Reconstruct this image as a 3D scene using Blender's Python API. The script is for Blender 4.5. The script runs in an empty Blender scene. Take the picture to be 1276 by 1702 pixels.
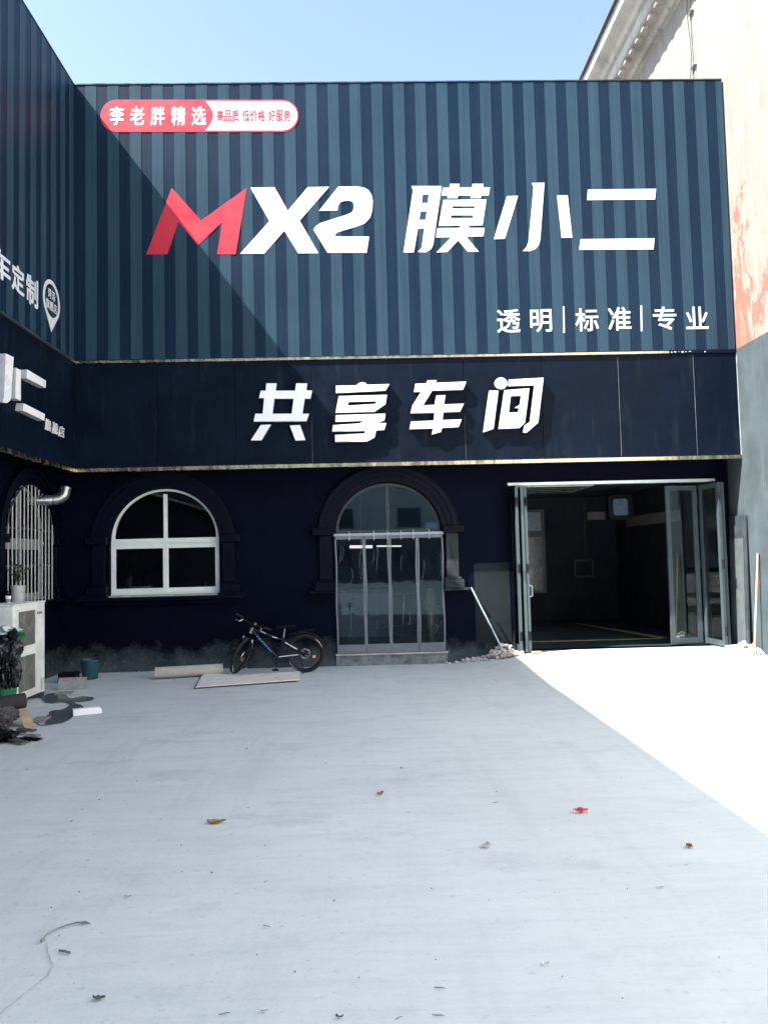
import bpy, bmesh, math, random
from mathutils import Vector, Matrix
from mathutils.geometry import tessellate_polygon
random.seed(7)
PI = math.pi
scene = bpy.context.scene
COL = scene.collection

# ------------------------------------------------------------------ camera
W, H, F, CH = 1276.0, 1702.0, 1287.15, 1.75
_p, _y, _r = 5.7167e-2, 2.6559e-2, -2.4059e-2
fw = Vector((math.sin(_y)*math.cos(_p), math.cos(_y)*math.cos(_p), math.sin(_p)))
r0 = Vector((math.cos(_y), -math.sin(_y), 0)); u0 = r0.cross(fw)
rt = math.cos(_r)*r0 + math.sin(_r)*u0
up = -math.sin(_r)*r0 + math.cos(_r)*u0
CAM = Vector((0, 0, CH))
cd = bpy.data.cameras.new('camera'); cam = bpy.data.objects.new('camera', cd); COL.objects.link(cam)
cam.matrix_world = Matrix(((rt.x, up.x, -fw.x, 0), (rt.y, up.y, -fw.y, 0), (rt.z, up.z, -fw.z, CH), (0, 0, 0, 1)))
cd.sensor_fit = 'VERTICAL'; cd.sensor_height = 36.0; cd.lens = 36.0*F/H
cd.clip_start = 0.05; cd.clip_end = 2000
scene.camera = cam
def ray(x, y): return fw*F + rt*(x-W/2) - up*(y-H/2)
def onZ(x, y, z=0.0): d = ray(x, y); return CAM + d*((z-CH)/d.z)
def onY(x, y, Y0): d = ray(x, y); return CAM + d*(Y0/d.y)
def onX(x, y, X0): d = ray(x, y); return CAM + d*(X0/d.x)

# ------------------------------------------------------------------ light
SUN = Vector((0.735, 0.305, -1.0)).normalized()
world = bpy.data.worlds.new('World'); scene.world = world; world.use_nodes = True
nt = world.node_tree
sky = nt.nodes.new('ShaderNodeTexSky'); sky.sky_type = 'NISHITA'; sky.sun_disc = False
sky.sun_elevation = math.asin(-SUN.z)
sky.sun_rotation = math.atan2(-SUN.x, -SUN.y)
sky.air_density = 1.0; sky.dust_density = 1.0; sky.ozone_density = 2.5
bg = nt.nodes['Background']; bg.inputs['Strength'].default_value = 0.098
hs = nt.nodes.new('ShaderNodeHueSaturation'); hs.inputs['Saturation'].default_value = 0.88
nt.links.new(sky.outputs['Color'], hs.inputs['Color']); nt.links.new(hs.outputs['Color'], bg.inputs['Color'])
sl = bpy.data.lights.new('sun', 'SUN'); sl.energy = 5.0; sl.angle = math.radians(0.53); sl.color = (1.0, 0.95, 0.87)
so = bpy.data.objects.new('sun', sl); COL.objects.link(so)
so.rotation_euler = SUN.to_track_quat('-Z', 'Y').to_euler(); so.location = (-20, -10, 30)
vs = scene.view_settings
vs.view_transform = 'Standard'; vs.look = 'None'; vs.gamma = 1.0; vs.use_curve_mapping = False
vs.exposure = 2.13
scene.cycles.max_bounces = 8; scene.cycles.transparent_max_bounces = 16
scene.cycles.sample_clamp_indirect = 6.0

# ------------------------------------------------------------------ materials
def nodes(m): m.use_nodes = True; return m.node_tree.nodes, m.node_tree.links, m.node_tree.nodes['Principled BSDF']
def tex(n, l, kind, scale, detail=4, stretch=None, rough=0.6, pos='Object'):
    if pos == 'World':
        tc = n.new('ShaderNodeNewGeometry').outputs['Position']
    else:
        tc = n.new('ShaderNodeTexCoord').outputs['Object']
    if stretch:
        mp = n.new('ShaderNodeMapping'); mp.inputs['Scale'].default_value = stretch; l.new(tc, mp.inputs['Vector']); tc = mp.outputs['Vector']
    t = n.new('ShaderNodeTexNoise'); t.inputs['Scale'].default_value = scale; t.inputs['Detail'].default_value = detail; t.inputs['Roughness'].default_value = rough
    l.new(tc, t.inputs['Vector']); return t.outputs['Fac']
def ramp(n, l, src, a, b, va=0.0, vb=1.0):
    r = n.new('ShaderNodeMapRange'); r.inputs[1].default_value = a; r.inputs[2].default_value = b; r.inputs[3].default_value = va; r.inputs[4].default_value = vb
    l.new(src, r.inputs[0]); return r.outputs[0]
def mixc(n, l, fac, a, b, mode='MIX'):
    m = n.new('ShaderNodeMix'); m.data_type = 'RGBA'; m.blend_type = mode
    for s, v in ((m.inputs[0], fac), (m.inputs[6], a), (m.inputs[7], b)):
        if hasattr(v, 'is_linked') or isinstance(v, bpy.types.NodeSocket): l.new(v, s)
        elif isinstance(v, (int, float)): s.default_value = v
        else: s.default_value = (*v, 1) if len(v) == 3 else v
    return m.outputs[2]
def math_(n, l, op, a, b):
    m = n.new('ShaderNodeMath'); m.operation = op
    for s, v in ((m.inputs[0], a), (m.inputs[1], b)):
        if isinstance(v, bpy.types.NodeSocket): l.new(v, s)
        else: s.default_value = v
    return m.outputs[0]
def bump(n, l, bs, src, strength, dist=0.01, prev=None):
    b = n.new('ShaderNodeBump'); b.inputs['Strength'].default_value = strength; b.inputs['Distance'].default_value = dist
    l.new(src, b.inputs['Height'])
    if prev is not None: l.new(prev, b.inputs['Normal'])
    l.new(b.outputs[0], bs.inputs['Normal']); return b.outputs[0]
def mat(name, col, rough=0.6, metal=0.0, var=0.25, vscale=6.0, bmp=0.0, bscale=60.0, stretch=None, spec=0.5, rvar=0.12):
    m = bpy.data.materials.new(name); n, l, b = nodes(m)
    f = tex(n, l, 'n', vscale, 5, stretch)
    k = ramp(n, l, f, 0.3, 0.7, 1-var, 1+var)
    cc = n.new('ShaderNodeCombineColor')
    for i in range(3): l.new(k, cc.inputs[i])
    l.new(mixc(n, l, 1.0, col, cc.outputs[0], 'MULTIPLY'), b.inputs['Base Color'])
    l.new(ramp(n, l, f, 0.3, 0.7, max(0.02, rough-rvar), min(1, rough+rvar)), b.inputs['Roughness'])
    b.inputs['Metallic'].default_value = metal; b.inputs['Specular IOR Level'].default_value = spec
    if bmp: bump(n, l, b, tex(n, l, 'n', bscale, 3, stretch), bmp, 0.01)
    return m
def glass_mat(name, tint, refl=1.0, milky=0.0, wave=0.0, rt_=(1, 1, 1)):
    m = bpy.data.materials.new(name); n, l, b = nodes(m); out = n['Material Output']
    tr = n.new('ShaderNodeBsdfTransparent'); tr.inputs[0].default_value = (*tint, 1)
    gl = n.new('ShaderNodeBsdfGlossy'); gl.inputs['Roughness'].default_value = 0.02 + wave*0.1; gl.inputs['Color'].default_value = (refl*rt_[0], refl*rt_[1], refl*rt_[2], 1)
    fr = n.new('ShaderNodeFresnel'); fr.inputs[0].default_value = 1.5
    mx = n.new('ShaderNodeMixShader'); l.new(ramp(n, l, fr.outputs[0], 0, 1, 0.03, 1.0), mx.inputs[0]); l.new(tr.outputs[0], mx.inputs[1]); l.new(gl.outputs[0], mx.inputs[2])
    last = mx.outputs[0]
    if wave:
        bp = n.new('ShaderNodeBump'); bp.inputs['Strength'].default_value = wave; bp.inputs['Distance'].default_value = 0.02
        l.new(tex(n, l, 'n', 5, 3, (3.0, 3.0, 0.5)), bp.inputs['Height']); l.new(bp.outputs[0], gl.inputs['Normal']); l.new(bp.outputs[0], fr.inputs['Normal'])
    if milky:
        df = n.new('ShaderNodeBsdfDiffuse'); df.inputs[0].default_value = (0.22, 0.29, 0.34, 1)
        m2 = n.new('ShaderNodeMixShader'); l.new(ramp(n, l, tex(n, l, 'n', 3, 5, (2.5, 2.5, 0.4)), 0.45, 0.75, milky*0.3, milky), m2.inputs[0])
        l.new(last, m2.inputs[1]); l.new(df.outputs[0], m2.inputs[2]); last = m2.outputs[0]
    l.new(last, out.inputs['Surface']); n.remove(b); return m

def ground_mat():
    m = bpy.data.materials.new('worn_concrete'); n, l, b = nodes(m)
    big = tex(n, l, 'n', 0.35, 6, None, 0.65); mid = tex(n, l, 'n', 2.2, 8, (0.6, 1.7, 1), 0.7); fine = tex(n, l, 'n', 70, 5); brush = tex(n, l, 'n', 3.0, 6, (0.35, 5.0, 1), 0.75)
    c = mixc(n, l, ramp(n, l, big, 0.35, 0.65), (0.475, 0.51, 0.51), (0.55, 0.58, 0.575))
    c = mixc(n, l, ramp(n, l, mid, 0.48, 0.72, 0, 0.5), c, (0.365, 0.41, 0.415))
    c = mixc(n, l, ramp(n, l, brush, 0.5, 0.72, 0, 0.35), c, (0.38, 0.425, 0.43))
    tr_ = tex(n, l, 'n', 0.55, 5, (4.2, 0.45, 1), 0.7)
    c = mixc(n, l, ramp(n, l, tr_, 0.52, 0.70, 0, 0.42), c, (0.36, 0.395, 0.40))
    spk = tex(n, l, 'n', 16, 6, None, 0.75)
    c = mixc(n, l, ramp(n, l, spk, 0.58, 0.72, 0, 0.7), c, (0.31, 0.335, 0.34))
    c = mixc(n, l, ramp(n, l, fine, 0.35, 0.65, 0.0, 0.22), c, (0.60, 0.62, 0.61))
    st = tex(n, l, 'n', 0.9, 7, (1, 1.4, 1), 0.7)
    c = mixc(n, l, ramp(n, l, st, 0.55, 0.70, 0, 0.5), c, (0.31, 0.355, 0.37))
    pits = n.new('ShaderNodeTexVoronoi'); pits.inputs['Scale'].default_value = 9.0
    tc = n.new('ShaderNodeTexCoord'); l.new(tc.outputs['Object'], pits.inputs['Vector'])
    pit = ramp(n, l, pits.outputs['Distance'], 0.03, 0.055, 0.55, 0.0)
    c = mixc(n, l, pit, c, (0.27, 0.28, 0.285))
    l.new(c, b.inputs['Base Color']); b.inputs['Roughness'].default_value = 0.9; b.inputs['Specular IOR Level'].default_value = 0.25
    p = bump(n, l, b, brush, 0.25, 0.012); p = bump(n, l, b, mid, 0.3, 0.015, p); bump(n, l, b, fine, 0.25, 0.004, p)
    return m
def wall_mat(name='black_painted_render', spec=0.06, rough=0.7):
    m = bpy.data.materials.new(name); n, l, b = nodes(m)
    g = n.new('ShaderNodeNewGeometry'); sx = n.new('ShaderNodeSeparateXYZ'); l.new(g.outputs['Position'], sx.inputs[0])
    f = tex(n, l, 'n', 3.5, 7, None, 0.7, 'World'); f2 = tex(n, l, 'n', 11, 6, None, 0.7, 'World')
    base = mixc(n, l, ramp(n, l, f, 0.35, 0.65), (0.0003, 0.0012, 0.0065), (0.0008, 0.0022, 0.010))
    lift = math_(n, l, 'ADD', sx.outputs['Z'], math_(n, l, 'MULTIPLY', math_(n, l, 'SUBTRACT', f, 0.5), 0.9))
    worn = ramp(n, l, lift, 0.02, 0.42, 0.65, 0.0)
    base = mixc(n, l, worn, base, (0.085, 0.11, 0.12))
    chip = math_(n, l, 'MULTIPLY', ramp(n, l, f2, 0.61, 0.68), ramp(n, l, lift, 0.15, 0.45, 0.5, 0.0))
    base = mixc(n, l, chip, base, (0.22, 0.24, 0.25))
    l.new(base, b.inputs['Base Color']); b.inputs['Roughness'].default_value = rough; b.inputs['Specular IOR Level'].default_value = spec
    p = bump(n, l, b, f2, 0.25, 0.01); bump(n, l, b, tex(n, l, 'n', 60, 4, None, .6, 'World'), 0.2, 0.005, p)
    return m
def plaster_mat():
    m = bpy.data.materials.new('flaking_plaster'); n, l, b = nodes(m)
    a = tex(n, l, 'n', 0.9, 8, (1, 1, 0.8), 0.72, 'World'); s = tex(n, l, 'n', 2.0, 7, (1, 2.5, 0.5), 0.7, 'World'); f = tex(n, l, 'n', 26, 5, None, .6, 'World')
    g = n.new('ShaderNodeNewGeometry'); sx = n.new('ShaderNodeSeparateXYZ'); l.new(g.outputs['Position'], sx.inputs[0])
    c = mixc(n, l, ramp(n, l, s, 0.35, 0.7), (0.245, 0.222, 0.195), (0.155, 0.145, 0.132))
    low = ramp(n, l, sx.outputs['Z'], 5.2, 11.5, 0.12, -0.045)
    back = ramp(n, l, sx.outputs['Y'], 8.0, 12.3, -0.03, 0.08)
    red = math_(n, l, 'MULTIPLY', ramp(n, l, math_(n, l, 'ADD', math_(n, l, 'ADD', a, low), back), 0.685, 0.70), ramp(n, l, s, 0.42, 0.50))
    c = mixc(n, l, ramp(n, l, math_(n, l, 'ADD', math_(n, l, 'ADD', a, low), back), 0.62, 0.69, 0, 0.4), c, (0.30, 0.17, 0.13))
    c = mixc(n, l, red, c, (0.27, 0.082, 0.058))
    c = mixc(n, l, ramp(n, l, f, 0.4, 0.7, 0, 0.3), c, (0.19, 0.172, 0.152))
    l.new(c, b.inputs['Base Color']); b.inputs['Roughness'].default_value = 0.9
    p = bump(n, l, b, red, 0.5, -0.012); bump(n, l, b, s, 0.4, 0.02, p); return m
def stripe_mat(name, col):
    m = bpy.data.materials.new(name); n, l, b = nodes(m)
    s = tex(n, l, 'n', 14, 4, (1, 1, 0.02), 0.7, 'World'); f = tex(n, l, 'n', 0.8, 4, None, .6, 'World')
    c = mixc(n, l, ramp(n, l, s, 0.3, 0.7, 0, 1), tuple(v*0.8 for v in col), tuple(v*1.2 for v in col))
    c = mixc(n, l, ramp(n, l, f, 0.4, 0.7, 0, 0.25), c, tuple(v*1.6 for v in col))
    l.new(c, b.inputs['Base Color']); l.new(ramp(n, l, f, 0.3, 0.7, 0.4, 0.5), b.inputs['Roughness']); b.inputs['Specular IOR Level'].default_value = 0.10
    bump(n, l, b, f, 0.15, 0.02); return m
def streaked(name, col, dirt, rough=0.45, amt=0.6, spec=0.4):
    m = bpy.data.materials.new(name); n, l, b = nodes(m)
    s = tex(n, l, 'n', 6, 7, (1, 1, 0.12), 0.7, 'World'); f = tex(n, l, 'n', 1.5, 6, None, .65, 'World')
    c = mixc(n, l, ramp(n, l, f, 0.35, 0.65), tuple(v*0.8 for v in col), tuple(v*1.25 for v in col))
    c = mixc(n, l, math_(n, l, 'MULTIPLY', ramp(n, l, s, 0.55, 0.75), amt), c, dirt)
    l.new(c, b.inputs['Base Color']); l.new(ramp(n, l, f, 0.3, 0.7, rough-0.1, rough+0.1), b.inputs['Roughness']); b.inputs['Specular IOR Level'].default_value = spec
    bump(n, l, b, f, 0.2, 0.02); return m
def emit(name, col, s):
    m = bpy.data.materials.new(name); n, l, b = nodes(m); b.inputs['Emission Color'].default_value = (*col, 1); b.inputs['Emission Strength'].default_value = s; b.inputs['Base Color'].default_value = (*col, 1); return m

M = dict(
    ground=ground_mat(), wall=wall_mat(), trimw=wall_mat('black_gloss_moulding', 0.10, 0.5), plaster=plaster_mat(),
    sdark=stripe_mat('sign_dark_print', (0.005, 0.0155, 0.033)), slight=stripe_mat('sign_light_print', (0.020, 0.043, 0.066)),
    white=mat('white_vinyl', (0.60, 0.62, 0.65), 0.45, var=0.06, vscale=3), red=mat('red_vinyl', (0.43, 0.011, 0.026), 0.45, var=0.08, vscale=3), reddk=mat('crimson_print', (0.35, 0.012, 0.03), 0.5, var=0.05),
    acrylic=mat('white_acrylic', (0.76, 0.76, 0.78), 0.35, var=0.05, vscale=2), retdark=mat('dark_letter_return', (0.05, 0.055, 0.065), 0.5), acside=mat('grey_letter_side', (0.42, 0.44, 0.48), 0.45, var=0.1),
    band=streaked('black_fascia_sheet', (0.0022, 0.0058, 0.014), (0.03, 0.04, 0.05), 0.5, 0.35, 0.07),
    gold=mat('gold_steel_trim', (0.50, 0.43, 0.29), 0.25, 1.0, var=0.3, vscale=9, bmp=0.5, bscale=7, stretch=(1, 1, 0.3)),
    trimL=mat('dull_dark_trim', (0.10, 0.12, 0.14), 0.4, 0.8, var=0.3),
    dado=streaked('grey_painted_wall', (0.047, 0.064, 0.072), (0.105, 0.12, 0.125), 0.75, 0.8, 0.25),
    cornice=streaked('weathered_cornice_render', (0.33, 0.31, 0.28), (0.13, 0.12, 0.11), 0.9, 0.8, 0.2),
    tile=mat('dark_roof_tile', (0.06, 0.06, 0.065), 0.8, bmp=0.4, bscale=20),
    pvc=mat('white_pvc', (0.66, 0.70, 0.68), 0.4, var=0.08, vscale=5), pvcold=mat('grimy_pvc', (0.24, 0.25, 0.245), 0.6, var=0.35, vscale=14),
    glass=glass_mat('window_glass', (0.35, 0.42, 0.47), 1.0, rt_=(0.6, 0.85, 1.0)), clear=glass_mat('door_glass', (0.72, 0.84, 0.83), 1.0), film=glass_mat('clear_plastic_film', (0.50, 0.57, 0.63), 0.40, 0.05, 0.02, (0.6, 0.82, 1.0)),
    hem=mat('grey_curtain_hem', (0.27, 0.31, 0.36), 0.6, var=0.12, vscale=8, bmp=0.15), alu=mat('grey_aluminium', (0.05, 0.072, 0.083), 0.4, 0.2, var=0.12, vscale=8), alul=mat('pale_aluminium', (0.55, 0.58, 0.60), 0.35, 0.5, var=0.1),
    alud=mat('dark_teal_aluminium', (0.022, 0.036, 0.042), 0.45, 0.2), dark=mat('dark_plastic', (0.005, 0.006, 0.008), 0.55, spec=0.25), steel=mat('brushed_steel', (0.55, 0.57, 0.58), 0.28, 0.9, var=0.15, bmp=0.1, bscale=30),
    rubber=mat('tyre_rubber', (0.007, 0.009, 0.012), 0.85, var=0.3, vscale=30), bframe=mat('black_bike_paint', (0.006, 0.008, 0.014), 0.35, spec=0.3), bsilver=mat('bike_silver', (0.5, 0.5, 0.52), 0.3, 0.8), bblue=mat('pale_blue_decal', (0.06, 0.34, 0.62), 0.4), reflector=mat('amber_reflector', (0.8, 0.55, 0.12), 0.3), whitepaint=mat('white_paint_spot', (0.75, 0.75, 0.76), 0.4),
    bars=mat('white_painted_bar', (0.36, 0.37, 0.37), 0.5, var=0.25, vscale=20), barsd=mat('dark_painted_bar', (0.02, 0.02, 0.022), 0.5),
    acbody=streaked('cream_metal_casing', (0.72, 0.74, 0.72), (0.40, 0.35, 0.31), 0.45, 0.5), acgr=mat('grey_grille', (0.20, 0.205, 0.195), 0.6), acdark=mat('condenser_fins', (0.045, 0.05, 0.05), 0.7, var=0.3, vscale=30),
    bin=mat('green_bin_plastic', (0.015, 0.15, 0.065), 0.45, var=0.15), bag=mat('black_bag_film', (0.006, 0.007, 0.010), 0.3, var=0.3, bmp=0.35, bscale=22, spec=0.4), wbag=mat('pale_bag_film', (0.50, 0.60, 0.58), 0.35, var=0.2, bmp=0.8, bscale=20),
    kraft=mat('kraft_board', (0.36, 0.26, 0.17), 0.85, var=0.2), cream=mat('cream_board', (0.72, 0.69, 0.62), 0.8, var=0.1, vscale=5, bmp=0.2, bscale=25), tube=mat('dark_tube', (0.06, 0.055, 0.055), 0.8),
    foam=mat('white_foam', (0.78, 0.79, 0.82), 0.7, var=0.05), slab=mat('grey_slab', (0.24, 0.26, 0.24), 0.85), pink=mat('faded_pink_edge', (0.45, 0.24, 0.24), 0.8), bucket=mat('teal_bucket', (0.012, 0.07, 0.085), 0.5), ptile=mat('dull_red_tile', (0.26, 0.19, 0.19), 0.8),
    leafg=mat('pot_plant_leaf', (0.02, 0.065, 0.03), 0.5, var=0.4, vscale=15), stem=mat('plant_stem', (0.06, 0.06, 0.035), 0.8), pot=mat('translucent_pot', (0.34, 0.36, 0.35), 0.35, var=0.2), soil=mat('potting_soil', (0.03, 0.022, 0.016), 0.95),
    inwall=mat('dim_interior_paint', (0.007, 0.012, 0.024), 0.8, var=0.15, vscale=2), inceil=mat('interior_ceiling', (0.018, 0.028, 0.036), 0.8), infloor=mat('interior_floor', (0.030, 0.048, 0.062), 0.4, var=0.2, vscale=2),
    yellow=mat('worn_yellow_line', (0.40, 0.30, 0.10), 0.7, var=0.4, vscale=8), sill=mat('pale_stone_sill', (0.36, 0.36, 0.34), 0.7, bmp=0.2), rubble=mat('plaster_rubble', (0.48, 0.46, 0.43), 0.95, var=0.35, vscale=15, bmp=0.6, bscale=40),
    wood=mat('pale_wood_pole', (0.42, 0.30, 0.22), 0.6, var=0.2, vscale=20), bluepole=mat('pale_blue_pole', (0.40, 0.52, 0.58), 0.35, 0.4), mophead=mat('mop_strand', (0.42, 0.40, 0.37), 0.95),
    brown=mat('dry_leaf', (0.42, 0.26, 0.10), 0.8, var=0.4, vscale=40), twig=mat('dark_twig', (0.16, 0.17, 0.175), 0.9, var=0.4), litred=mat('red_plastic', (0.65, 0.05, 0.06), 0.4), maroon=mat('faded_red_leaf', (0.40, 0.11, 0.10), 0.8), paper=mat('scrap_paper', (0.72, 0.70, 0.68), 0.8), crack=mat('crack_dirt', (0.30, 0.32, 0.33), 0.95),
    panelbrd=mat('dark_board', (0.028, 0.038, 0.046), 0.6, var=0.3), cloth=mat('grey_tarp', (0.055, 0.068, 0.075), 0.8), screen=mat('grey_screen', (0.16, 0.19, 0.26), 0.3, var=0.05), banner=mat('cream_banner', (0.20, 0.18, 0.17), 0.7), glow=emit('tube_glow', (1.0, 0.80, 0.78), 0.45),
    bouncew=mat('bounce_white_render', (0.66, 0.65, 0.62), 0.9, var=0.08, vscale=1.5, bmp=0.2),
    step=mat('grey_rough_concrete', (0.14, 0.165, 0.175), 0.9, var=0.5, vscale=9, bmp=0.6, bscale=30),
    crease_glint=mat('film_glint', (0.26, 0.30, 0.32), 0.35),
    seam=mat('dusty_sealant', (0.13, 0.14, 0.15), 0.8, var=0.5, vscale=5),
    apt=mat('apartment_render', (0.38, 0.36, 0.34), 0.85), aptw=mat('apartment_window', (0.04, 0.05, 0.06), 0.2),
)
pm = bpy.data.materials.new('puddle_water'); n_, l_, b_ = nodes(pm)
b_.inputs['Base Color'].default_value = (0.10, 0.125, 0.14, 1); b_.inputs['Roughness'].default_value = 0.16; M['puddle'] = pm

# ------------------------------------------------------------------ mesh helpers
def finish(bm, recalc=True):
    if recalc: bmesh.ops.recalc_face_normals(bm, faces=bm.faces)
    return bm
def obj(name, bm, m, parent=None, smooth=False):
    me = bpy.data.meshes.new(name)
    if isinstance(bm, bmesh.types.BMesh):
        finish(bm); bm.to_mesh(me); bm.free()
    if smooth:
        me.polygons.foreach_set('use_smooth', [True]*len(me.polygons))
        try: me.set_sharp_from_angle(angle=math.radians(40))
        except Exception: pass
    for k in (m if isinstance(m, (list, tuple)) else [m]): me.materials.append(M[k] if isinstance(k, str) else k)
    o = bpy.data.objects.new(name, me); COL.objects.link(o)
    if parent is not None: attach(o, parent)
    return o
WM = {}
def attach(o, parent):
    o.parent = parent
    o.matrix_parent_inverse = WM.get(parent.name, Matrix.Identity(4)).inverted()
def thing(name, label, cat, loc=(0, 0, 0), group=None):
    o = bpy.data.objects.new(name, None); COL.objects.link(o); o.empty_display_size = 0.2
    o.location = loc; WM[o.name] = Matrix.Translation(loc)
    return tag(o, label, cat, group)
def sub(name, parent):
    return parent
def tag(o, label=None, cat=None, group=None, kind=None):
    for k, v in (('label', label), ('category', cat), ('group', group), ('kind', kind)):
        if v: o[k] = v
    return o
def box(bm, x0, x1, y0, y1, z0, z1, bev=0.0, mt=None):
    r = bmesh.ops.create_cube(bm, size=1.0, matrix=mt @ Matrix.Translation(((x0+x1)/2, (y0+y1)/2, (z0+z1)/2)) @ Matrix.Diagonal((x1-x0, y1-y0, z1-z0, 1)) if mt else Matrix.Translation(((x0+x1)/2, (y0+y1)/2, (z0+z1)/2)) @ Matrix.Diagonal((x1-x0, y1-y0, z1-z0, 1)))
    if bev:
        es = list({e for v in r['verts'] for e in v.link_edges})
        bmesh.ops.bevel(bm, geom=es, offset=bev, segments=2, affect='EDGES', profile=0.6)
    return bm
def B(x0, x1, y0, y1, z0, z1, bev=0.0, mt=None): return box(bmesh.new(), x0, x1, y0, y1, z0, z1, bev, mt)
def prism(bm, outer, holes, mp, w0, w1, back=True):
    loops = [list(outer)] + [list(h) for h in holes]
    flat = [p for lp in loops for p in lp]
    tris = tessellate_polygon([[Vector((p[0], p[1], 0)) for p in lp] for lp in loops])
    a = [bm.verts.new(mp(p[0], p[1], w0)) for p in flat]; b = [bm.verts.new(mp(p[0], p[1], w1)) for p in flat]
    for t in tris:
        try:
            bm.faces.new([a[i] for i in t])
            if back: bm.faces.new([b[i] for i in reversed(t)])
        except ValueError: pass
    k = 0
    for lp in loops:
        n = len(lp)
        for i in range(n):
            j = (i+1) % n
            try: bm.faces.new([a[k+i], a[k+j], b[k+j], b[k+i]]).material_index = 1
            except ValueError: pass
        k += n
    return bm
mapY = lambda u, v, w: Vector((u, w, v))      # faces -Y : (X, z) plane, w = Y
mapX = lambda u, v, w: Vector((w, u, v))      # faces +X : (Y, z) plane, w = X
mapZ = lambda u, v, w: Vector((u, v, w))
def tube(bm, pts, rad, seg=8, caps=True, closed=False):
    pts = [Vector(p) for p in pts]; n = len(pts); rings = []
    rads = rad if isinstance(rad, (list, tuple)) else [rad]*n
    prevx = None
    for i, p in enumerate(pts):
        if closed: d = (pts[(i+1) % n]-pts[i-1]).normalized()
        else: d = (pts[min(i+1, n-1)]-pts[max(i-1, 0)]).normalized()
        if prevx is None:
            a = Vector((0, 0, 1)) if abs(d.z) < 0.9 else Vector((1, 0, 0))
            x = d.cross(a).normalized()
        else: x = (prevx - d*prevx.dot(d)).normalized()
        prevx = x; y = d.cross(x)
        rings.append([bm.verts.new(p + (x*math.cos(2*PI*k/seg) + y*math.sin(2*PI*k/seg))*rads[i]) for k in range(seg)])
    for i in range(n if closed else n-1):
        A, Bq = rings[i], rings[(i+1) % n]
        for k in range(seg): bm.faces.new([A[k], A[(k+1) % seg], Bq[(k+1) % seg], Bq[k]])
    if caps and not closed: bm.faces.new(rings[0][::-1]); bm.faces.new(rings[-1])
    return bm
def T(pts, rad, seg=8, closed=False): return tube(bmesh.new(), pts, rad, seg, True, closed)
def lathe(bm, prof, c, seg=24, axis=Vector((0, 0, 1))):
    q = axis.to_track_quat('Z', 'Y'); rings = []
    for r, z in prof:
        rings.append([bm.verts.new(Vector(c) + q @ Vector((r*math.cos(2*PI*k/seg), r*math.sin(2*PI*k/seg), z))) for k in range(seg)])
    for i in range(len(rings)-1):
        for k in range(seg): bm.faces.new([rings[i][k], rings[i][(k+1) % seg], rings[i+1][(k+1) % seg], rings[i+1][k]])
    if prof[0][0] > 1e-4: bm.faces.new(rings[0][::-1])
    if prof[-1][0] > 1e-4: bm.faces.new(rings[-1])
    bmesh.ops.remove_doubles(bm, verts=bm.verts, dist=1e-5)
    return bm
def arch(cx, zs, rx, rz, zb, n=28):
    """outline of a round-headed opening, counter-clockwise"""
    return [(cx-rx, zb), (cx+rx, zb)] + [(cx+rx*math.cos(PI*i/n), zs+rz*math.sin(PI*i/n)) for i in range(n+1)]
def arcring(cx, zs, r1x, r1z, r0x, r0z, n=28):
    return [(cx+r1x*math.cos(PI*i/n), zs+r1z*math.sin(PI*i/n)) for i in range(n+1)] + [(cx+r0x*math.cos(PI-PI*i/n), zs+r0z*math.sin(PI-PI*i/n)) for i in range(n+1)]
def half(cx, zs, rx, rz, n=28): return [(cx+rx*math.cos(PI*i/n), zs+rz*math.sin(PI*i/n)) for i in range(n+1)]
def lump(bm, c, s, seed, sub=2, amp=0.3):
    rng = random.Random(seed)
    r = bmesh.ops.create_icosphere(bm, subdivisions=sub, radius=1.0)
    off = Vector((rng.random()*50, rng.random()*50, rng.random()*50))
    from mathutils import noise
    for v in r['verts']:
        k = 1 + amp*noise.noise(v.co*1.6+off) + amp*0.6*noise.noise(v.co*4+off)
        v.co = Vector(c) + Vector((v.co.x*s[0]*k, v.co.y*s[1]*k, v.co.z*s[2]*k))
    return bm
def sack(bm, c, s, seed, fold=0.16, dirn=(3.2, 3.2, 0.7)):
    rng = random.Random(seed); off = Vector((rng.random()*60, rng.random()*60, rng.random()*60))
    from mathutils import noise
    r = bmesh.ops.create_icosphere(bm, subdivisions=5, radius=1.0)
    for v in r['verts']:
        p = v.co; q = Vector((p.x*dirn[0], p.y*dirn[1], p.z*dirn[2]))
        k = 1 + 0.25*noise.noise(p*1.3+off) - fold*abs(noise.noise(q+off)) - fold*0.6*abs(noise.noise(q*2.3+off)) - 0.03*abs(noise.noise(p*9+off))
        v.co = Vector(c) + Vector((p.x*s[0]*k, p.y*s[1]*k, max(p.z, -0.75)*s[2]*k))
    return bm
# glyphs of the built-in font
_cache = {}
def glyph(ch, bold):
    if (ch, bold) in _cache: return _cache[(ch, bold)]
    cu = bpy.data.curves.new('glyph', 'FONT'); cu.body = ch; cu.size = 1.0; cu.offset = bold; cu.resolution_u = 3
    o = bpy.data.objects.new('glyph', cu); COL.objects.link(o)
    me = o.to_mesh(depsgraph=bpy.context.evaluated_depsgraph_get()) if False else o.evaluated_get(bpy.context.evaluated_depsgraph_get()).to_mesh()
    vs_ = [v.co.copy() for v in me.vertices]; fs = [list(p.vertices) for p in me.polygons]
    bpy.data.objects.remove(o); bpy.data.curves.remove(cu)
    xs = [v.x for v in vs_]; ys = [v.y for v in vs_]
    vs_ = [((v.x-min(xs))/(max(xs)-min(xs)), (v.y-min(ys))/(max(ys)-min(ys))) for v in vs_]
    _cache[(ch, bold)] = (vs_, fs); return vs_, fs
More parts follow.
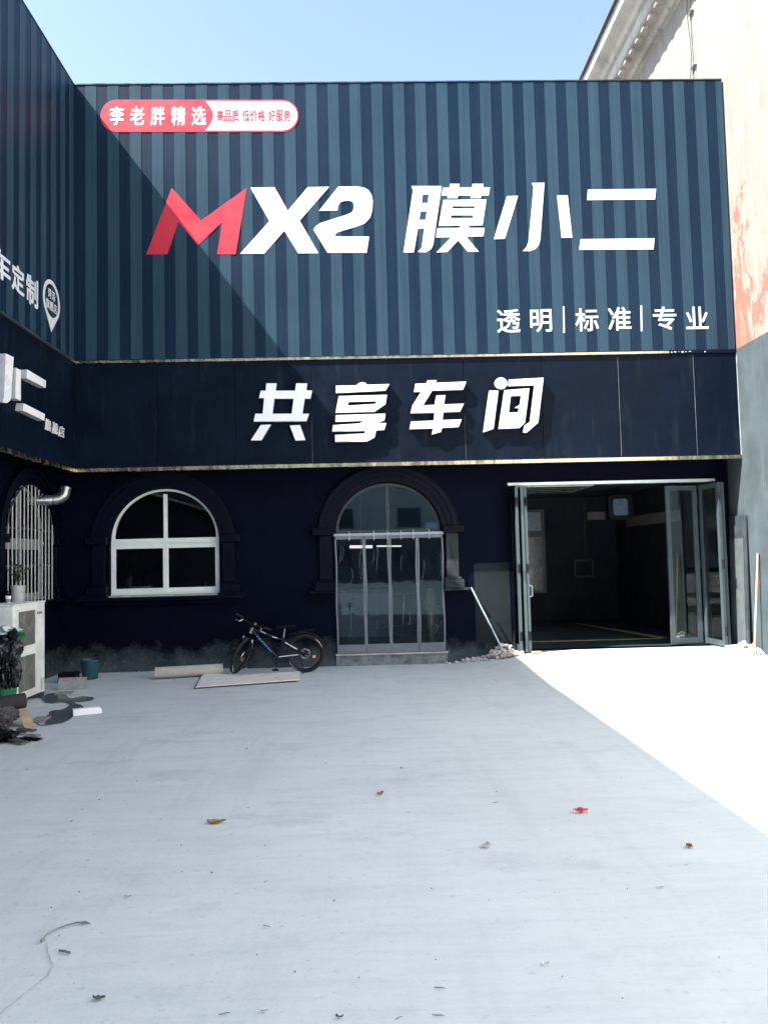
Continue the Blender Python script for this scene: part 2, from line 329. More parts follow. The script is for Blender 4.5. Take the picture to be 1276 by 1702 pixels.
def glyph_bm(ch, u0, u1, v0, v1, mp, w, bold=0.0, thick=0.0):
    """one character; heavier weights are overlaid strokes a hair apart in depth"""
    vs_, fs = glyph(ch, min(bold, 0.008)); bm = bmesh.new()
    e = max(0.0, bold-0.008)*0.75; offs = [(0, 0)] if e == 0 else [(0, 0), (-e, -e), (e, e), (-e, e), (e, -e)]
    for k, (dx, dy) in enumerate(offs):
        ww = w + (0.0004*k if thick < 0 else -0.0004*k)
        a = [bm.verts.new(mp(u0+(e+(x+dx)*(1-2*e))*(u1-u0), v0+(e+(y+dy)*(1-2*e))*(v1-v0), ww)) for x, y in vs_]
        for f in fs:
            try: bm.faces.new([a[i] for i in f])
            except ValueError: pass
    bmesh.ops.remove_doubles(bm, verts=bm.verts, dist=1e-5)
    if thick:
        r = bmesh.ops.extrude_face_region(bm, geom=bm.faces[:])
        d = mp(0, 0, w-thick)-mp(0, 0, w)
        bmesh.ops.translate(bm, verts=[e for e in r['geom'] if isinstance(e, bmesh.types.BMVert)], vec=d)
    return bm

# ------------------------------------------------------------------ key levels
WY, SY, LX, LSX, RX = 12.65, 12.15, -4.93, -4.49, 6.06
ZT, ZM, ZB, ZF = 9.43, 4.91, 3.20, 0.16

# ================================================================== GROUND
def zramp(x, y):
    def ss(a, b, t): t = max(0, min(1, (t-a)/(b-a))); return t*t*(3-2*t)
    return ZF*ss(1.35, 2.6, x)*ss(10.2, 12.35, y)
def axis(lo, hi, step, far):
    v = [lo + i*step for i in range(int(round((hi-lo)/step))+1)]
    return [-far, -far/4, -far/12] + v + [far/12, far/4, far]
bm = bmesh.new(); gx = axis(-14, 14, 0.35, 400); gy = axis(-14, 20, 0.34, 400)
from mathutils import noise as mnoise
rows = []
for y in gy:
    rows.append([bm.verts.new((x, y, zramp(x, y) + (0.006*mnoise.noise(Vector((x*.6, y*.6, 0))) - 0.004 if 1.0 < y < 12 and -4.4 < x < 5.6 else -0.004))) for x in gx])
for j in range(len(gy)-1):
    for i in range(len(gx)-1): bm.faces.new([rows[j][i], rows[j][i+1], rows[j+1][i+1], rows[j+1][i]])
ground = tag(obj('ground', bm, 'ground', smooth=True), 'pale worn concrete yard with a diagonal sunlit patch', None, None, 'structure')
def crack(pts, w):
    b = bmesh.new(); P = [onZ(x, y, 0.004) for x, y in pts]; L = []; R_ = []
    for i, p in enumerate(P):
        d = (P[min(i+1, len(P)-1)]-P[max(i-1, 0)]).normalized(); s = Vector((-d.y, d.x, 0))*w*random.uniform(0.3, 1.2)
        L.append(b.verts.new(p+s)); R_.append(b.verts.new(p-s))
    for i in range(len(P)-1): b.faces.new([L[i], L[i+1], R_[i+1], R_[i]])
    obj('crack', b, 'crack', ground)
def jag(pts, n=5, a=2.0):
    out = []
    for (x0, y0), (x1, y1) in zip(pts, pts[1:]):
        for i in range(n): out.append((x0+(x1-x0)*i/n+random.uniform(-a, a), y0+(y1-y0)*i/n+random.uniform(-a*.6, a*.6)))
    return out + [pts[-1]]
crack(jag([(78, 1568), (82, 1585), (88, 1605), (80, 1622), (55, 1640), (20, 1668), (0, 1685)]), 0.0022)
crack(jag([(786, 1098), (806, 1112), (826, 1133)], 5, 1.2), 0.012)

# ================================================================== BACK BUILDING
bb = thing('workshop_building', 'black painted workshop facing the yard, with arched window, curtained doorway and wide garage', 'building', (0.6, WY, 0))
WIN = (-3.23, 2.07, 0.88, 0.87, 1.22); DOOR = (0.40, 2.13, 0.87, 0.83, 0.19)
GAR = (2.42, 5.79, ZF, 2.87)
bm = bmesh.new()
prism(bm, [(-5.15, -0.1), (6.08, -0.1), (6.08, 9.15), (-5.15, 9.15)], [arch(*WIN), arch(*DOOR), [(GAR[0], GAR[2]), (GAR[1], GAR[2]), (GAR[1], GAR[3]), (GAR[0], GAR[3])]], mapY, WY, WY+0.24)
obj('wall', bm, 'wall', bb)
# roof, rooms behind
obj('roof', B(-5.1, 6.08, WY+0.245, 21.0, 8.9, 9.1), 'tile', bb)
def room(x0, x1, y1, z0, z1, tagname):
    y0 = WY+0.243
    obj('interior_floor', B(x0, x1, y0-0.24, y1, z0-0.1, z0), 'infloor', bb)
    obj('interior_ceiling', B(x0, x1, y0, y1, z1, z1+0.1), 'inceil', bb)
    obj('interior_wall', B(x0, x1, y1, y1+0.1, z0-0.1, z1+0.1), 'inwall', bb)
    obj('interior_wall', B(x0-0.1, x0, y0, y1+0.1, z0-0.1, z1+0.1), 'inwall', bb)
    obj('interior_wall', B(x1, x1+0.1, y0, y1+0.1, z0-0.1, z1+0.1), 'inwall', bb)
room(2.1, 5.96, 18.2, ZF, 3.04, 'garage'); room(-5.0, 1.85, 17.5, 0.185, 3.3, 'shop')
# interior details of the garage
obj('floor_line', B(2.9, 5.3, 13.84, 13.95, ZF+0.001, ZF+0.005), 'yellow', bb)
bm = bmesh.new(); prism(bm, [(5.25, 13.98), (5.42, 13.98), (4.75, 17.2), (4.62, 17.2)], [], mapZ, ZF+0.001, ZF+0.005); obj('floor_line', bm, 'yellow', bb)
iw = obj('interior_window', B(3.5, 4.26, 18.12, 18.2, 0.80, 2.78, 0.01), 'alud', bb)
obj('pane', B(3.58, 4.16, 18.10, 18.118, 2.26, 2.70), 'screen', iw); obj('pane', B(3.58, 4.16, 18.10, 18.118, 0.88, 2.12), 'aptw', iw)
obj('wall_pipe', T([(5.20, 18.14, 3.0), (5.20, 18.14, 1.5)], 0.025), 'alud', bb)
cf = obj('ceiling_grid', B(2.9, 4.4, 14.6, 16.4, 3.0, 3.035, 0.005), 'alul', bb)
for i in range(4): obj('louvre', B(3.0, 4.3, 14.75+i*0.42, 14.83+i*0.42, 2.985, 2.999), 'dark', cf)

def arched_surround(parent, mp, face, sgn, cx, zs, rx, rz, zb, outer=0.27, zbase=None, bare=None):
    """stepped archivolt, two pilasters with cap and base and a sill; sgn points out of the wall"""
    for k, (a, b_, d) in enumerate(((0.012, 0.10, 0.03), (0.10, 0.19, 0.055), (0.19, outer, 0.085))):
        bm = bmesh.new(); prism(bm, arcring(cx, zs, rx+b_, rz+b_, rx+a, rz+a), [], mp, face+sgn*d, face-sgn*0.01); bmesh.ops.bevel(bm, geom=[e for e in bm.edges if len(e.link_faces) == 2 and e.calc_face_angle(0) > 1.2], offset=0.008, segments=2, affect='EDGES'); obj('archivolt', bm, 'trimw', parent)
    for s in (-1, 1):
        def seg(a, b_, z0, z1, d, nm, par):
            lo, hi = sorted((cx+s*(rx+a), cx+s*(rx+b_)))
            bm = bmesh.new(); prism(bm, [(lo, z0), (hi, z0), (hi, z1), (lo, z1)], [], mp, face+sgn*d, face-sgn*0.01); bmesh.ops.bevel(bm, geom=bm.edges[:], offset=0.006, segments=1, affect='EDGES'); return obj(nm, bm, bare if (bare and s > 0 and z0 < 1.5) else 'trimw', par)
        p = seg(0.06, 0.26, zbase+0.17, zs-0.02, 0.07, 'pilaster', parent)
        seg(0.02, 0.36, zs-0.02, zs+0.10, 0.12, 'capital', p); seg(0.03, 0.30, zbase+0.13, zbase+0.17, 0.10, 'base_moulding', p); seg(0.02, 0.34, zbase-0.005, zbase+0.13, 0.12, 'base', p)
        seg(0.0, 0.42, zbase-0.045, zbase-0.005, 0.15, 'ledge', p)
arched_surround(bb, mapY, WY, -1, *WIN, zbase=1.24)
M['bare'] = streaked('rubbed_grey_render', (0.026, 0.031, 0.034), (0.07, 0.075, 0.077), 0.85, 0.6, 0.12)
arched_surround(bb, mapY, WY, -1, *DOOR, zbase=1.22, bare='bare')
# arched window
def arched_window(parent, mp, w, sgn, cx, zs, rx, rz, zb, fm):
    t = 0.05
    root = bmesh.new(); prism(root, half(cx, zs+0.02, rx-0.005, rz-0.025), [half(cx, zs+0.06, rx-0.06, rz-0.10)], mp, w, w-sgn*0.06); fr = obj('window', root, fm, parent)
    def piece(nm, a, b_, z0, z1, m, d0=0.0, d1=0.06):
        bm = bmesh.new(); prism(bm, [(a, z0), (b_, z0), (b_, z1), (a, z1)], [], mp, w+sgn*d0, w-sgn*d1); return obj(nm, bm, m, fr)
    piece('mullion', cx-0.03, cx+0.03, zs+0.062, zs+rz-0.09, fm, 0.004, 0.055)
    a, b_ = cx-rx+0.005, cx+rx-0.005
    for x0, x1, d in ((a, cx+0.035, 0.012), (cx-0.035, b_, -0.012)):
        bm = bmesh.new(); prism(bm, [(x0, zb+0.03), (x1, zb+0.03), (x1, zs-0.02), (x0, zs-0.02)], [[(x0+0.075, zb+0.105), (x1-0.075, zb+0.105), (x1-0.075, zs-0.10), (x0+0.075, zs-0.10)]], mp, w+sgn*(d+0.002), w-sgn*(0.03-d)); s = obj('sash', bm, fm, fr)
        piece('pane', x0+0.07, x1-0.07, zb+0.10, zs-0.095, 'glass', d-0.012, 0.018-d)
    piece('transom', a, b_, zs-0.018, zs+0.018, fm, 0.02, 0.05); piece('bottom_rail', a, b_, zb, zb+0.028, fm, 0.03, 0.05)
    for s in (-1, 1):
        h = [(cx, zs+0.05), (cx+s*(rx-0.055), zs+0.05)] + [(cx+s*(rx-0.055)*math.cos(PI/2*i/12), zs+0.06+(rz-0.095)*math.sin(PI/2*i/12)) for i in range(1, 13)]
        bm = bmesh.new(); prism(bm, h, [], mp, w-sgn*0.025, w-sgn*0.031); obj('pane', bm, 'glass', fr)
    return fr
wn = arched_window(bb, mapY, WY+0.07, -1, *WIN, 'pvc')
obj('window_sill', B(-4.62, -1.92, WY-0.17, WY-0.001, 1.14, 1.194, 0.012), 'trimw', bb); obj('sill_slope', B(-4.10, -2.36, WY-0.10, WY+0.06, 1.196, 1.218), 'sill', bb)
obj('sill_moulding', B(-4.55, -1.98, WY-0.10, WY-0.001, 1.07, 1.138, 0.01), 'wall', bb)
# doorway: step, transom light
obj('door_step', B(-0.49, 1.31, WY-0.03, WY+0.003, -0.05, 0.165), 'step', bb); obj('threshold', B(-0.50, 1.32, WY-0.06, WY+0.2, 0.166, 0.192, 0.006), 'sill', bb)
bm = bmesh.new(); prism(bm, half(0.40, 2.15, 0.862, 0.805), [half(0.40, 2.19, 0.815, 0.72)], mapY, WY+0.10, WY+0.15); fan = obj('fanlight', bm, 'alud', bb)
obj('mullion', B(0.375, 0.425, WY+0.095, WY+0.155, 2.19, 2.90), 'alud', fan)
for s in (-1, 1):
    h = [(0.40, 2.185), (0.40+s*0.82, 2.185)] + [(0.40+s*0.82*math.cos(PI/2*i/12), 2.19+0.725*math.sin(PI/2*i/12)) for i in range(1, 13)]
    bm = bmesh.new(); prism(bm, h, [], mapY, WY+0.118, WY+0.124); obj('pane', bm, 'glass', fan)
# garage track and folding leaves
obj('door_track', B(GAR[0]-0.05, GAR[1]+0.02, WY-0.05, WY+0.1, GAR[3]-0.012, GAR[3]+0.035, 0.004), 'alul', bb)
def leaf(p0, p1, z0, z1, fm='alu', th=0.045, fr=0.075, mid=None):
    p0 = Vector(p0); p1 = Vector(p1); L = (p1-p0).length; d = (p1-p0)/L; nn = Vector((-d.y, d.x))
    mp = lambda u, v, w: Vector((p0.x+d.x*u+nn.x*w, p0.y+d.y*u+nn.y*w, v))
    bm = bmesh.new(); prism(bm, [(0, z0), (L, z0), (L, z1), (0, z1)], [[(fr, z0+fr*1.2), (L-fr, z0+fr*1.2), (L-fr, z1-fr), (fr, z1-fr)]], mp, -th/2, th/2)
    bmesh.ops.bevel(bm, geom=[e for e in bm.edges if e.calc_face_angle(0) > 1.0], offset=0.004, segments=1, affect='EDGES')
    o = obj('folding_door', bm, fm, bb)
    bm = bmesh.new(); prism(bm, [(fr-0.005, z0+fr*1.2-0.005), (L-fr+0.005, z0+fr*1.2-0.005), (L-fr+0.005, z1-fr+0.005), (fr-0.005, z1-fr+0.005)], [], mp, -0.004, 0.004); obj('pane', bm, 'clear', o)
    for h in (z0+0.25, (z0+z1)/2, z1-0.25):
        bm = bmesh.new(); tube(bm, [mp(-0.02, h-0.07, 0), mp(-0.02, h+0.07, 0)], 0.018, 8); obj('hinge', bm, 'dark', o)
    return o, mp
leaf((2.455, 12.33), (2.475, 12.95), ZF+0.02, 2.82); leaf((2.53, 12.97), (2.545, 12.34), ZF+0.02, 2.82); o, mp = leaf((2.60, 12.35), (2.615, 12.97), ZF+0.02, 2.82)
bm = bmesh.new(); tube(bm, [(2.63, 12.40, 1.05), (2.67, 12.40, 1.06), (2.67, 12.40, 1.22), (2.63, 12.40, 1.23)], 0.011); obj('handle', bm, 'alul', o)
leaf((5.735, 12.31), (5.68, 12.92), ZF+0.02, 2.82); leaf((5.63, 12.95), (5.08, 12.90), ZF+0.02, 2.82); leaf((5.79, 12.95), (5.80, 12.34), ZF+0.02, 2.82)

# ---------------- grey unpainted rectangle on the wall right of the doorway
obj('grey_patch', B(1.78, 2.36, WY-0.006, WY-0.001, 0.30, 1.60), streaked('bare_grey_render', (0.011, 0.015, 0.018), (0.03, 0.034, 0.037), 0.85, 0.5, 0.12), bb)

# ================================================================== SIGN BOARDS
def panel_strip(parent, mp, w, sgn, u0, u1, z0, z1, phase, per=0.353):
    """printed stripes laid on the board, each a thin strip"""
    k = math.floor((u0-phase)/per)
    while True:
        a = phase+k*per; b_ = a+per*0.51; k += 1
        if a >= u1: break
        a = max(a, u0); b_ = min(b_, u1)
        if b_-a < 0.02: continue
        bm = bmesh.new(); prism(bm, [(a, z0), (b_, z0), (b_, z1), (a, z1)], [], mp, w+sgn*0.004, w-sgn*0.0005, False); obj('stripe', bm, 'slight', parent)
sg = thing('striped_signboard', 'large dark blue striped signboard over the garage with red and white MX2 lettering', 'sign', (0.7, SY, ZM+0.03))
obj('board', B(LSX-0.10, 6.035, SY, SY+0.12, ZM+0.025, ZT, 0.006), 'sdark', sg)
panel_strip(sg, mapY, SY, -1, LSX+0.03, 6.03, ZM+0.035, ZT-0.02, 0.631)
obj('top_cap', B(LSX-0.4, 6.035, SY-0.012, SY+0.52, ZT+0.001, ZT+0.018), 'trimL', sg)
def px_poly(pts, org, sc): return [(org[0]+x/sc, org[1]+y/sc) for x, y in pts]
def letter(name, parent, shapes, org, sc, plane, val, m, w0, w1, mp):
    bm = bmesh.new()
    for outer, holes in shapes:
        def cv(pts):
            r = []
            for x, y in px_poly(pts, org, sc):
                q = onY(x, y, val) if plane == 'Y' else onX(x, y, val)
                r.append((q.x, q.z) if plane == 'Y' else (q.y, q.z))
            return r
        prism(bm, cv(outer), [cv(h) for h in holes], mp, w0, w1)
    return obj(name, bm, m, parent)
o3, s3 = (230, 290), 3.19
LM = [([(178,72),(333,245),(575,72),(517,424),(418,424),(447,252),(317,376),(213,252),(155,424),(43,424)], [])]
LXX = [([(594,70),(722,68),(792,193),(898,68),(1012,66),(855,246),(955,418),(848,419),(774,299),(667,421),(540,421),(695,248)], [])]
L2 = [([(1060,65),(1165,65),(1200,72),(1222,86),(1236,110),(1242,140),(1240,190),(1228,230),(1200,260),(1160,276),(1060,306),(1046,316),(1042,330),(1223,330),(1210,416),(1003,416),(928,293),(940,275),(965,258),(1110,212),(1134,199),(1142,180),(1143,162),(1136,147),(1118,140),(1090,141),(1068,150),(1058,170),(1055,192),(957,194)], [])]
w0, w1 = SY-0.0075, SY-0.0035
for nm, sh, m in (('letter', LM, 'red'), ('letter', LXX, 'white'), ('letter', L2, 'white')): letter(nm, sg, sh, o3, s3, 'Y', SY, m, w0, w1, mapY)
o4, s4 = (650, 290), 2.774
MO = [([(93,54),(232,54),(193,325),(183,345),(160,360),(122,358),(140,338),(152,250),(123,250),(104,360),(56,360),(100,75)], [[(145,93),(173,93),(168,132),(140,132)], [(135,171),(164,171),(158,210),(129,210)]]),
      ([(238,62),(268,62),(270,44),(315,44),(313,60),(372,60),(374,44),(424,44),(422,60),(455,60),(448,98),(415,98),(413,110),(364,110),(366,98),(308,98),(306,110),(258,110),(260,98),(232,98)], []),
      ([(240,118),(438,116),(420,235),(218,237)], [[(283,147),(384,147),(382,158),(281,158)], [(276,189),(377,189),(375,202),(274,202)]]),
      ([(212,248),(312,247),(318,240),(358,240),(355,247),(430,247),(424,286),(345,287),(403,357),(352,357),(308,305),(258,358),(208,360),(275,290),(206,291)], [])]
XIAO = [([(532,101),(584,99),(523,297),(472,299)], []), ([(646,40),(705,39),(686,300),(680,325),(664,344),(640,354),(604,354),(622,336),(632,310),(655,60)], []), ([(763,97),(812,97),(833,292),(784,293)], [])]
ER = [([(905,70),(1219,67),(1214,116),(901,119)], []), ([(871,299),(1212,295),(1207,346),(865,348)], [])]
for sh in (MO, XIAO, ER[:1], ER[1:]): letter('letter', sg, sh, o4, s4, 'Y', SY, 'white', w0, w1, mapY)
def glyph_px(parent, ch, x0, x1, y0, y1, org, sc, m, bold, w, thick, plane='Y', val=SY):
    a = (org[0]+x0/sc, org[1]+y1/sc); b_ = (org[0]+x1/sc, org[1]+y0/sc); c = (org[0]+(x0+x1)/2/sc, org[1]+(y0+y1)/2/sc)
    f_ = (lambda p: onY(p[0], p[1], val)) if plane == 'Y' else (lambda p: onX(p[0], p[1], val))
    u_ = (lambda q: q.x) if plane == 'Y' else (lambda q: q.y)
    A, Bq = f_((a[0], c[1])), f_((b_[0], c[1])); lo, hi = f_((c[0], a[1])), f_((c[0], b_[1]))
    return obj('letter', glyph_bm(ch, u_(A), u_(Bq), lo.z, hi.z, mapY if plane == 'Y' else mapX, w, bold, thick), m, parent)
o7, s7 = (800, 490), 2.681
for ch, x0, x1, y0, y1 in (('透',68,172,65,170),('明',216,312,65,167),('标',416,520,60,163),('准',562,665,55,160),('专',762,866,53,157),('业',908,1008,53,153)):
    glyph_px(sg, ch, x0, x1, y0, y1, o7, s7, 'white', 0.012, w0, -0.003)
for x, y0, y1 in ((365, 52, 170), (710, 48, 163)):
    letter('divider', sg, [([(x-4, y0), (x+3, y0), (x+5, y1), (x-2, y1)], [])], o7, s7, 'Y', SY, 'white', w0, w1, mapY)
# pill badge
o8, s8 = (150, 150), 3.544
def pill(x0, x1, y0, y1, n=14, xr=None):
    r = (y1-y0)/2; cy = (y0+y1)/2; out = []
    for i in range(n+1): a = PI/2+PI*i/n; out.append((x0+r+r*math.cos(a), cy-r*math.sin(a)))
    for i in range(n+1): a = -PI/2+PI*i/n; out.append((x1-r+r*math.cos(a), cy-r*math.sin(a)))
    return out
bd = letter('badge', sg, [(pill(62, 1228, 57, 247), [])], o8, s8, 'Y', SY, 'red', w0, w1, mapY)
wf = [(680, 66)] + [(1220-89+89*math.cos(PI/2-PI*i/14), 152-86*math.sin(PI/2-PI*i/14)) for i in range(15)] + [(680, 238)] + [(680+46*math.sin(PI*i/12), 238-172*i/12) for i in range(1, 12)]
letter('badge_panel', bd, [(wf, [])], o8, s8, 'Y', SY, 'white', SY-0.0105, SY-0.0076, mapY)
for i, ch in enumerate('李老胖精选'): glyph_px(bd, ch, 116+120.5*i, 201+120.5*i, 97, 208, o8, s8, 'white', 0.028, SY-0.0105, -0.003)
for grp, xx in (('高品质', 745), ('低价格', 897), ('好服务', 1048)):
    for i, ch in enumerate(grp): glyph_px(bd, ch, xx+45*i, xx+43+45*i, 118, 186, o8, s8, 'reddk', 0.030, SY-0.013, -0.0024)

# fascia band under it
fb = thing('black_fascia_band', 'black sheet fascia above the doorway with raised white characters and gold trims', 'sign', (0.7, SY, ZB))
xs = [LSX+0.004, -3.20, -1.98, -0.78, 0.43, 1.64, 2.88, 4.12, 5.34, 6.036]
for a, b_ in zip(xs, xs[1:]): obj('panel', B(a+0.003, b_-0.003, SY, SY+0.04, ZB+0.03, ZM-0.03, 0.003), 'band', fb)
obj('backing', B(LSX-0.4, 6.044, SY+0.042, SY+0.06, ZB+0.01, ZM+0.03), 'trimL', fb)
obj('soffit', B(LX-0.02, 6.044, SY+0.062, WY-0.002, ZB+0.012, ZB+0.03), 'wall', fb)
obj('trim', B(LSX+0.004, 4.95, SY-0.03, SY+0.039, ZM-0.022, ZM+0.016, 0.004), 'gold', fb); obj('trim', B(LSX+0.004, 6.044, SY-0.03, SY+0.041, ZB-0.03, ZB+0.028, 0.004), 'gold', fb)
obj('seam_bead', B(6.042, 6.047, SY-0.012, SY+0.05, ZB+0.03, ZM), 'alul', fb)
obj('trim', B(4.952, 6.044, SY-0.02, SY+0.039, ZM-0.028, ZM+0.02, 0.008), 'band', fb)
for x in (4.12, 5.34): obj('seam_bead', B(x-0.0025, x+0.0025, SY-0.003, SY-0.0005, ZB+0.05, ZM-0.05), 'seam', fb)
for x in (-0.78, 1.64): obj('seam_bead', B(x-0.0015, x+0.0015, SY-0.003, SY-0.0005, ZB+0.05, ZB+0.75), 'seam', fb)
for i, x in enumerate((4.98, 5.03, 5.10, 5.15, 5.21, 5.27, 5.52)): obj('paint_fleck', B(x, x+0.022+0.01*(i % 2), SY-0.024, SY-0.0205, ZM-0.012+0.006*(i % 3), ZM+0.004+0.004*(i % 2)), 'white', fb)
o5, s5 = (400, 580), 2.4538
GONG = [([(105,140),(147,140),(143,170),(222,170),(226,140),(271,140),(268,168),(292,170),(284,203),(261,203),(252,264),(279,264),(268,295),(53,296),(60,264),(90,264),(96,200),(75,200),(82,170),(102,170)], [[(138,203),(216,203),(208,264),(130,264)]]), ([(82,310),(124,308),(85,373),(41,373)], []), ([(200,312),(242,310),(264,372),(224,374)], [])]
XIANG = [([(388,150),(472,148),(480,140),(494,135),(508,138),(516,146),(606,143),(590,170),(388,180)], []), ([(400,192),(596,187),(590,225),(545,256),(387,260)], [[(440,216),(552,213),(550,224),(436,231)]]),
         ([(388,270),(590,264),(586,290),(556,302),(593,302),(585,330),(552,332),(546,360),(515,377),(385,379),(384,350),(505,345),(507,334),(373,337),(376,310),(485,304),(500,293),(386,297)], [])]
CHE = [([(712,142),(755,140),(762,128),(799,127),(795,138),(919,133),(906,166),(780,170),(743,230),(790,228),(797,190),(834,188),(828,226),(910,223),(893,256),(825,258),(822,290),(900,287),(888,318),(820,322),(816,338),(778,349),(784,324),(688,327),(694,296),(787,292),(790,260),(692,262),(700,230),(735,174),(706,176)], [])]
JIAN = [([(1060+26*math.cos(2*PI*i/20), 140+24*math.sin(2*PI*i/20)) for i in range(20)], []), ([(1012,170),(1050,170),(1030,325),(988,340)], []), ([(1074,168),(1176,160),(1158,300),(1136,322),(1050,326)], [[(1100,192),(1142,191),(1137,227),(1116,240),(1134,242),(1130,258),(1092,260)]]), ([(1092,125),(1234,117),(1212,300),(1165,341),(1150,340),(1156,312),(1178,298),(1196,148),(1090,152)], [])]
LD = 0.085
for sh in (GONG, XIANG, CHE, JIAN): letter('letter', fb, sh, o5, s5, 'Y', SY-LD, ['acrylic', 'retdark'], SY-LD, SY-0.002, mapY)

# ================================================================== LEFT BUILDING
lb = thing('side_building', 'black building along the left edge with a barred arched window', 'building', (LX, 6.0, 0))
LWIN = (11.52, 2.08, 0.81, 0.86, 1.22)
Y0L = -0.4
bm = bmesh.new(); prism(bm, [(Y0L, -0.1), (WY-0.002, -0.1), (WY-0.002, 9.3), (Y0L, 9.3)], [arch(*LWIN)], mapX, LX, LX-0.24); obj('wall', bm, 'wall', lb)
obj('roof', B(-14, LX-0.242, Y0L, WY-0.1, 9.0, 9.2), 'tile', lb); obj('rear_wall', B(-14.2, -14, Y0L, WY-0.1, -0.1, 9.2), 'wall', lb); obj('end_wall', B(-14, LX-0.242, Y0L, Y0L+0.2, -0.1, 9.2), 'wall', lb)
obj('interior_wall', B(-8.1, -8.0, 8.5, WY+0.9, 0, 3.4), 'inwall', lb); obj('interior_wall', B(-8.0, LX-0.245, 8.4, 8.5, 0, 3.4), 'inwall', lb); obj('interior_wall', B(-8.0, -5.16, WY+0.7, WY+0.8, 0, 3.4), 'inwall', lb); obj('interior_ceiling', B(-8.0, LX-0.245, 8.5, WY+0.7, 3.4, 3.5), 'inceil', lb)
arched_surround(lb, mapX, LX, 1, *LWIN, outer=0.24, zbase=1.24)
arched_window(lb, mapX, LX-0.12, 1, *LWIN, 'pvcold')
obj('window_sill', B(LX+0.001, LX+0.16, 10.25, 12.64, 1.15, 1.2, 0.01), 'wall', lb)
grl = thing('window_grille', 'white vertical security bars over the arched window of the left building', 'grille', (LX+0.06, 11.52, 1.2))
for i in range(13):
    y = 10.77+i*(1.50/12); z = 2.08+0.84*math.sqrt(max(0.02, 1-((y-11.52)/0.80)**2))
    obj('bar', T([(LX+0.05, y, 1.21), (LX+0.05, y, z)], 0.010, 6), 'bars', grl)
for z in (1.74, 2.27): obj('cross_rail', B(LX+0.035, LX+0.041, 10.72, 12.32, z-0.014, z+0.014), 'barsd', grl)
obj('arch_rail', T([(LX+0.05, 11.52+0.80*math.cos(PI*i/24), 2.08+0.845*math.sin(PI*i/24)) for i in range(25)], 0.011, 6), 'barsd', grl)
ls = thing('side_striped_signboard', 'dark striped signboard on the left building with a white location pin', 'sign', (LSX, 6.0, ZM))
obj('board', B(LSX-0.12, LSX, Y0L, SY-0.004, ZM+0.03, ZT, 0.004), 'sdark', ls)
panel_strip(ls, mapX, LSX, 1, 1.0, SY-0.03, ZM+0.04, ZT-0.02, 0.30)
obj('top_cap', B(LSX-0.5, LSX+0.01, Y0L, SY-0.014, ZT+0.001, ZT+0.018), 'trimL', ls)
lf = thing('side_fascia_band', 'black fascia along the left building with thick white box letters', 'sign', (LSX, 6.0, ZB))
ys = [SY-0.006-1.22*i for i in range(16)]
for a, b_ in zip(ys, ys[1:]): obj('panel', B(LSX-0.04, LSX, b_+0.003, a-0.003, ZB+0.03, ZM-0.02, 0.003), 'band', lf)
obj('backing', B(LSX-0.06, LSX-0.042, ys[-1], SY+0.03, ZB+0.01, ZM+0.02), 'trimL', lf); obj('soffit', B(LX+0.002, LSX-0.062, ys[-1], SY+0.06, ZB+0.01, ZB+0.03), 'wall', lf)
obj('trim', B(LSX-0.039, LSX+0.03, ys[-1], SY-0.035, ZM-0.018, ZM+0.026, 0.004), 'trimL', lf); obj('trim', B(LSX-0.041, LSX+0.03, ys[-1], SY-0.035, ZB-0.03, ZB+0.028, 0.004), 'gold', lf)
o6, s6 = (0, 390), 4.15
wl0, wl1 = LSX+0.0078, LSX+0.0045
for ch, x0, x1, y0, y1 in (('车',-62,72,100,305),('定',80,168,215,405),('制',180,262,290,490)): glyph_px(ls, ch, x0, x1, y0, y1, o6, s6, 'white', 0.03, wl0, 0.003, 'X', LSX)
# pin
q_t, q_b, q_l, q_r = [onX(o6[0]+x/s6, o6[1]+y/s6, LSX) for x, y in ((345, 310), (352, 670), (296, 430), (412, 480))]
py, pr = (q_l.y+q_r.y)/2, (q_r.y-q_l.y)/2; pzc = q_t.z-pr*0.98; tip = q_b.z
pin = [(py+pr*math.cos(math.radians(a)), pzc+pr*math.sin(math.radians(a))) for a in range(-35, 216, 10)] + [(py-0.01, tip)]
hole = [(py+pr*0.80*math.cos(2*PI*i/32), pzc+pr*0.80*math.sin(2*PI*i/32)) for i in range(32)]
bm = bmesh.new(); prism(bm, pin, [hole], mapX, wl0, wl1); pn = obj('location_pin', bm, 'white', ls)
def row(chars, yc, w, z0, z1, bold):
    n = len(chars)
    for i, ch in enumerate(chars):
        a = yc-w*n/2+w*i; obj('letter', glyph_bm(ch, a+w*.06, a+w*.94, z0, z1, mapX, wl0, bold, 0.003), 'white', pn)
row('菏泽', py, pr*0.46, pzc+pr*0.06, pzc+pr*0.52, 0.004); row('旗舰店', py, pr*0.45, pzc-pr*0.50, pzc-pr*0.02, 0.004)
LB_ = 0.10
XL = LSX+LB_
for sh in ([([(-70,700),(-30,722),(-78,1120),(-125,1095)], [])], [([(42,820),(97,845),(80,1115),(72,1145),(50,1162),(20,1156),(30,1120)], [])], [([(112,918),(146,935),(146,1146),(108,1128)], [])], [([(190,930),(320,1008),(317,1058),(185,990)], [])], [([(166,1163),(313,1238),(308,1284),(160,1213)], [])]):
    letter('letter', lf, sh, o6, s6, 'X', XL, ['acrylic', 'acside'], XL, LSX+0.002, mapX)
for ch, x0, x1, y0, y1 in (('旗',318,355,1272,1352),('舰',365,402,1296,1376),('店',410,448,1320,1398)): glyph_px(lf, ch, x0, x1, y0, y1, o6, s6, 'acrylic', 0.014, LSX+0.016, 0.014, 'X', LSX+0.016)

